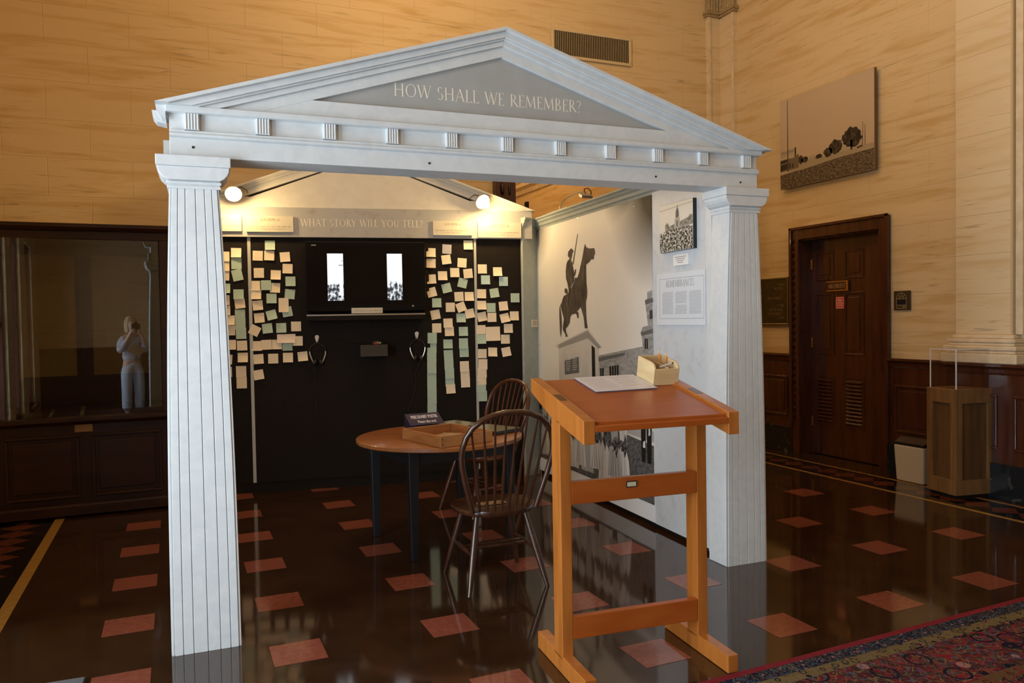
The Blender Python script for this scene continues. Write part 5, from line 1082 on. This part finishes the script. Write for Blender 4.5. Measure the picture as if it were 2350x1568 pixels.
# ------------------------------------------------------------------ built-in display case at the left
CX0, CX1, CY = XL + .015, .318, 3.345
dc = thing('display_cabinet', 'dark mahogany display cabinet with a wide glass front against the back wall', 'cabinet', (0, CY, 0), 0)
MB().box(CX0, CX1, .02, .68, .09, .70).build('cabinet_body', m_mahog_d, dc)
MB().box(CX0, CX1 - .02, .05, .68, 0, .09).build('plinth', m_mahog_d, dc)
MB().prismx([(.02, .10), (-.03, .10), (-.035, .085), (-.035, .02), (.0, .0), (.05, .0), (.05, .10)], CX0, CX1).build('base_moulding', m_mahog_d, dc)
MB().prismx([(.02, .695), (-.02, .70), (-.045, .725), (-.045, .757), (.06, .757), (.06, .695)], CX0, CX1 + .02).build('sill', m_mahog_d, dc, bevel=.004)
for a, b in ((-.83, -.345), (-.262, .225)):
    pn = MB().box(a + .05, b - .05, .008, .022, .195, .57).build('raised_panel', m_mahog_d, dc, bevel=.006)
    MB().box(a, b, .0, .021, .60, .622).box(a, b, .0, .021, .142, .164).box(a, a + .022, .0, .021, .164, .60).box(b - .022, b, .0, .021, .164, .60).build('panel_moulding', m_mahog_d, dc, bevel=.006)
MB().box(-.372, -.252, .012, .021, .640, .700).build('brass_plate', mat('plate_aged_brass', (.34, .20, .07), rough=.4, metal=.4), dc)
MB().box(CX0, CX1, .0, .68, 2.10, 2.16).prismx([(.68, 2.16), (-.03, 2.16), (-.05, 2.185), (-.05, 2.212), (.68, 2.212)], CX0, CX1 + .02).build('crown', m_mahog_d, dc, bevel=.003)
MB().box(.245, CX1, .0, .68, .757, 2.10).build('corner_post', m_mahog_d, dc, bevel=.004)
MB().box(CX0, CX0 + .08, .0, .68, .757, 2.10).build('corner_post', m_mahog_d, dc, bevel=.004)
bkp = MB().box(CX0 + .08, .245, .64, .68, .757, 2.10).build('rear_lining', m_mahog_d, dc)
m_linen = mat('case_lining', (.27, .17, .055), (.24, .15, .048), rough=.8, ns=30)
k_ = (CY + .62 + 3.36) / (3.33 + 3.36)
def ix(x): return .338 + (x - .338) * k_
def iz(z): return 1.437 + (z - 1.437) * k_
for a, b in ((-.713, -.338), (-.228, .159)):
    MB().box(ix(a), ix(b), .630, .645, iz(1.07), iz(1.975)).build('lining_panel', m_linen, bkp)
    MB().box(ix(a) - .03, ix(b) + .03, .622, .642, iz(1.975), iz(1.975) + .05).box(ix(a) - .03, ix(a), .622, .642, iz(1.07), iz(1.975)).box(ix(b), ix(b) + .03, .622, .642, iz(1.07), iz(1.975)).build('inner_frame', m_mahog_d, bkp)
MB().lathe([(.02, 0), (.02, .01), (0, .012)], (ix(-.283), .64, iz(1.27)), 12, (0, -1, 0)).build('lock', m_bronze, bkp)
MB().box(CX0 + .08, .245, .03, .64, .757, .80).build('deck', m_mahog_d, dc)
gl = MB().box(-.70, .54, -.003, .003, .757, 2.10).build('glass_front', m_cglass, dc); gl.location = (-.30 + .0, .020, 0); gl.rotation_euler = (0, 0, .0385)

# ------------------------------------------------------------------ rug and mat
def rug_mat(name, field, cols, scale, seed):
    m, N, L, P = nodes_of(name); P.inputs['Roughness'].default_value = .95; P.inputs['Specular IOR Level'].default_value = .1
    g_ = N.new('ShaderNodeTexCoord'); prev = None
    base = N.new('ShaderNodeRGB'); base.outputs[0].default_value = rgba(field); prev = base.outputs[0]
    for i, (c, sc, lo, hi, kind) in enumerate(cols):
        mp = N.new('ShaderNodeMapping'); mp.inputs['Location'].default_value = (seed + i * 3.1, i * 1.7, 0); L.new(g_.outputs['Object'], mp.inputs[0])
        if kind == 'v':
            t = N.new('ShaderNodeTexVoronoi'); t.inputs['Scale'].default_value = sc; L.new(mp.outputs[0], t.inputs['Vector']); o_ = t.outputs['Distance']
        else:
            t = N.new('ShaderNodeTexNoise'); t.inputs['Scale'].default_value = sc; t.inputs['Detail'].default_value = 1; t.inputs['Distortion'].default_value = 2.2; L.new(mp.outputs[0], t.inputs['Vector']); o_ = t.outputs['Fac']
        r = N.new('ShaderNodeValToRGB'); r.color_ramp.interpolation = 'CONSTANT'; e_ = r.color_ramp.elements
        e_[0].position = 0; e_[0].color = (0, 0, 0, 1); e_[1].position = lo; e_[1].color = (1, 1, 1, 1); x = e_.new(hi); x.color = (0, 0, 0, 1)
        L.new(o_, r.inputs[0]); mx = N.new('ShaderNodeMix'); mx.data_type = 'RGBA'; mx.inputs[7].default_value = rgba(c); L.new(r.outputs[0], mx.inputs[0]); L.new(prev, mx.inputs[6]); prev = mx.outputs[2]
    L.new(prev, P.inputs['Base Color']); return m
RED, NAVY, TAN, PINK, BLUE, OLV = (.17, .014, .022), (.008, .008, .020), (.16, .115, .055), (.30, .14, .12), (.055, .09, .15), (.09, .07, .028)
rg = thing('persian_rug', 'red and navy patterned oriental rug in the right foreground', 'rug', (1.65, -.905, 0), math.radians(1.6))
RL, RWd = 4.4, 2.1
MB().box(0, RL, -RWd, 0, .001, .010).build('backing', mat('rug_backing', (.10, .02, .02), rough=.95), rg)
def band(name, i0, i1, m):
    MB().box(i0, RL - i0, -i1, -i0, .010, .013).box(i0, RL - i0, -RWd + i0, -RWd + i1, .010, .013).box(i0, i1, -RWd + i1, -i1, .010, .013).box(RL - i1, RL - i0, -RWd + i1, -i1, .010, .013).build(name, m, rg)
m_r1 = rug_mat('rug_red_edge', RED, [((.20, .028, .034), 40, .5, .56, 'n')], 1, 1)
band('edge_band', 0, .035, m_r1)
band('guard_band', .035, .105, rug_mat('rug_guard', NAVY, [(PINK, 26, .0, .18, 'v'), (BLUE, 24, .44, .50, 'n'), (RED, 30, .0, .16, 'v'), (TAN, 34, .54, .58, 'n')], 1, 2))
band('inner_guard_band', .105, .165, rug_mat('rug_guard_tan', TAN, [(NAVY, 22, .22, .34, 'v'), (RED, 22, .0, .14, 'v'), (OLV, 30, .5, .56, 'n')], 1, 5))
band('main_border', .165, .46, rug_mat('rug_border', (.05, .018, .022), [(RED, 9, .48, .60, 'n'), (TAN, 11, .44, .475, 'n'), (PINK, 7.5, .0, .20, 'v'), (RED, 7.5, .05, .12, 'v'), (BLUE, 15, .60, .66, 'n'), (NAVY, 7.5, .34, .42, 'v'), (OLV, 17, .36, .40, 'n')], 1, 8))
band('field_guard_band', .46, .53, rug_mat('rug_guard_olive', OLV, [(NAVY, 24, .24, .36, 'v'), (PINK, 24, .0, .12, 'v'), (RED, 30, .5, .58, 'n')], 1, 3))
MB().box(.53, RL - .53, -RWd + .53, -.53, .010, .013).build('field', rug_mat('rug_field', (.12, .012, .018), [(NAVY, 10, .46, .55, 'n'), (TAN, 12, .58, .61, 'n'), (PINK, 9, .0, .15, 'v'), (BLUE, 16, .38, .42, 'n')], 1, 4), rg)
gm = thing('floor_mat', 'grey carpet mat with a dark rubber edge at the lower left', 'mat', (-.60, -.20, 0), math.radians(-3))
MB().box(-.55, .55, -.45, .45, .0, .012).build('rubber_edge', mat('mat_rubber', (.012, .012, .014), rough=.6), gm, bevel=.003)
MB().box(-.55, .545, -.43, .44, .012, .015).build('carpet', mat('mat_grey', (.075, .08, .09), (.11, .115, .125), rough=.95, ns=160), gm)

# ------------------------------------------------------------------ ceiling lamps (above the frame)
m_globe = emis('lamp_globe', (1.0, .62, .26), LAMP_E)
m_globe_dim = emis('lamp_globe_dim', (1.0, .70, .36), LAMP_E * .5)
m_globe_low = emis('lamp_globe_low', (1.0, .66, .30), LAMP_E * .22)
for x, y, z, lab in ((2.3, 1.9, 4.9, 'brass ceiling lamp with a glowing globe over the kiosk'), (4.3, 0.9, 5.35, 'brass ceiling lamp with a glowing globe near the right wall'), (2.6, -3.2, 5.2, 'brass ceiling lamp with a glowing globe behind the camera'), (3.7, 7.2, 4.4, 'brass ceiling lamp with a glowing globe in the hall beyond')):
    t = thing('ceiling_lamp', lab, 'lamp', (x, y, z), 0, 'globe ceiling lamps')
    zc = (ZC if y < 5 else 5.2) - z
    MB().lathe([(0, -.20), (.09, -.185), (.165, -.12), (.20, 0), (.17, .11), (.10, .17), (.06, .185), (0, .186)], (0, 0, 0), 24).build('globe', m_globe if y > 1.5 else m_globe_dim if y < 0 else m_globe_low, t, smooth=True)
    MB().lathe([(.07, .18), (.075, .21), (.03, .235), (.012, .25), (.012, zc - .05), (.07, zc - .03), (.08, zc - .001)], (0, 0, 0), 16).build('stem', m_brass, t, smooth=True)

# ------------------------------------------------------------------ the photographer, seen only in the cabinet glass
def skin(name, vs, es, rs_, m, parent, sub=2):
    me = bpy.data.meshes.new(name); me.from_pydata(vs, es, []); me.materials.append(m)
    o = bpy.data.objects.new(name, me); COL.objects.link(o); o.parent = parent
    o.modifiers.new('skin', 'SKIN')
    if not me.skin_vertices: 
        bpy.context.view_layer.objects.active = o
    for v, r in zip(me.skin_vertices[0].data, rs_): v.radius = r if isinstance(r, tuple) else (r, r)
    me.skin_vertices[0].data[0].use_root = True
    s_ = o.modifiers.new('sub', 'SUBSURF'); s_.levels = sub; s_.render_levels = sub
    for p in me.polygons: p.use_smooth = True
    return o
PA = -(yaw)          # body faces the view direction
ps = thing('person', 'person in a pale top and light trousers raising a camera to the face', 'person', (CAM_POS.x - f0.x * .20, CAM_POS.y - f0.y * .20, 0), PA)
m_skin = mat('skin', (.62, .38, .28), rough=.5); m_top = mat('pale_top', (.62, .62, .66), (.34, .34, .42), rough=.8, scale=(2, 2, 60), ns=1.2); m_trs = mat('light_trousers', (.52, .55, .64), rough=.8); m_hair = mat('blond_hair', (.52, .36, .17), rough=.5); m_shoe = mat('shoe_dark', (.04, .035, .03), rough=.5)
# local +y is forward; eyes at about 1.44
V = [(0, -.03, .88), (0, -.03, 1.0), (0, -.02, 1.16), (0, -.02, 1.26), (0, .0, 1.32), (0, .015, 1.40), (0, .02, 1.46), (0, .01, 1.52),
     (-.15, -.02, 1.245), (-.21, .02, 1.02), (-.10, .14, 1.30), (-.075, .155, 1.36), (.15, -.02, 1.245), (.21, .03, 1.01), (.09, .15, 1.27), (.055, .16, 1.345),
     (-.085, -.02, .84), (-.095, .0, .46), (-.095, -.02, .08), (-.10, .08, .035), (.085, -.02, .84), (.095, .0, .46), (.095, -.02, .08), (.10, .08, .035)]
Ed = [(0, 1), (1, 2), (2, 3), (3, 4), (4, 5), (5, 6), (6, 7), (3, 8), (8, 9), (9, 10), (10, 11), (3, 12), (12, 13), (13, 14), (14, 15), (0, 16), (16, 17), (17, 18), (18, 19), (0, 20), (20, 21), (21, 22), (22, 23)]
Rd = [(.085, .065), (.085, .065), (.10, .075), (.10, .075), .045, .068, .085, .062, .048, .036, .025, .028, .048, .036, .025, .028, .072, .052, .036, .03, .072, .052, .036, .03]
# fingers: each hand wraps the camera from its side
for root, sx in ((11, 1), (15, -1)):
    bx_, by_, bz_ = V[root]
    for q, ln in enumerate((.052, .058, .055, .045)):
        i = len(V); z = bz_ + .024 - q * .016
        V += [(bx_ + sx * .004, by_ + .022, z), (bx_ + sx * ln * .55, by_ + .032, z), (bx_ + sx * ln, by_ + .022, z)]
        Ed += [(root, i), (i, i + 1), (i + 1, i + 2)]; Rd += [.009, .0085, .007]
    i = len(V); V += [(bx_ + sx * .012, by_ - .012, bz_ - .018), (bx_ + sx * .036, by_ - .014, bz_ - .012)]; Ed += [(root, i), (i, i + 1)]; Rd += [.010, .008]
skin('body', V, Ed, Rd, m_skin, ps, 2)
Vt = [(0, -.03, .84), (0, -.03, 1.02), (0, -.02, 1.16), (0, -.02, 1.26), (-.15, -.02, 1.245), (-.21, .02, 1.03), (-.13, .10, 1.22), (.15, -.02, 1.245), (.21, .03, 1.02), (.13, .11, 1.20)]
skin('top', Vt, [(0, 1), (1, 2), (2, 3), (3, 4), (4, 5), (5, 6), (3, 7), (7, 8), (8, 9)], [(.165, .12), (.145, .105), (.145, .105), (.12, .092), .068, .055, .042, .068, .055, .042], m_top, ps, 2)
skin('trousers', [(0, -.03, .92), (0, -.03, .84), (-.09, -.02, .80), (-.10, .0, .46), (-.10, -.02, .10), (.09, -.02, .80), (.10, .0, .46), (.10, -.02, .10)], [(0, 1), (1, 2), (2, 3), (3, 4), (1, 5), (5, 6), (6, 7)], [(.155, .115), (.15, .115), .098, .082, .076, .098, .082, .076], m_trs, ps, 2)
hr = MB().lathe([(0, .135), (.055, .125), (.088, .08), (.098, .02), (.098, -.05), (.088, -.12), (.05, -.15), (0, -.15)], (0, -.025, 1.465), 18); hr.v = [(x, y if y < .03 else .03 + (y - .03) * .25, z) for x, y, z in hr.v]
hr.build('hair', m_hair, ps, smooth=True)
for s_ in (-1, 1):
    MB().lathe([(0, 0), (.012, .002), (.010, .008), (0, .010)], (s_ * .032, .085, 1.475), 10, (0, 1, 0)).build('eye', m_white, ps, smooth=True)
    MB().box(s_ * .10 - .04, s_ * .10 + .04, -.06, .16, 0, .05).build('shoe', m_shoe, ps, bevel=.02)
MB().lathe([(.011, 0), (.014, .012), (.006, .04), (0, .042)], (0, .085, 1.42), 8, (0, .35, 1)).build('nose', m_skin, ps, smooth=True)
MB().box(-.022, .022, .078, .088, 1.395, 1.402).build('mouth', mat('lips', (.45, .16, .13), rough=.5), ps, bevel=.003)
cmo = thing('photo_camera', 'black camera held up to the face of the person', 'camera', (CAM_POS.x - f0.x * .035, CAM_POS.y - f0.y * .035, 1.385), PA)
MB().box(-.065, .065, -.06, -.015, 0, .09).box(-.02, .02, -.06, -.02, .09, .112).build('camera_body', m_bindd, cmo, bevel=.006)
MB().lathe([(.034, 0), (.034, .03), (.030, .034), (.030, .010), (0, .008)], (0, -.015, .045), 20, (0, 1, 0)).build('lens', m_bindd, cmo, smooth=True)

pps = thing('paper_sheet', 'tan paper sheet held against the chest of the person', 'paper', (CAM_POS.x - f0.x * .04, CAM_POS.y - f0.y * .04, 1.07), PA)
MB().hexa([(-.16, .0, -.02), (.02, .004, -.11), (.15, .004, .0), (-.03, .0, .09), (-.16, .004, -.02), (.02, .008, -.11), (.15, .008, .0), (-.03, .004, .09)]).build('sheet', mat('tan_paper', (.40, .31, .20), rough=.7), pps)
MB().hexa([(-.16, -.004, -.02), (.02, .0, -.11), (.03, .0, -.10), (-.15, -.004, -.01), (-.16, .0, -.02), (.02, .004, -.11), (.03, .004, -.10), (-.15, .0, -.01)]).build('fold', mat('tan_paper_fold', (.32, .24, .15), rough=.7), pps)
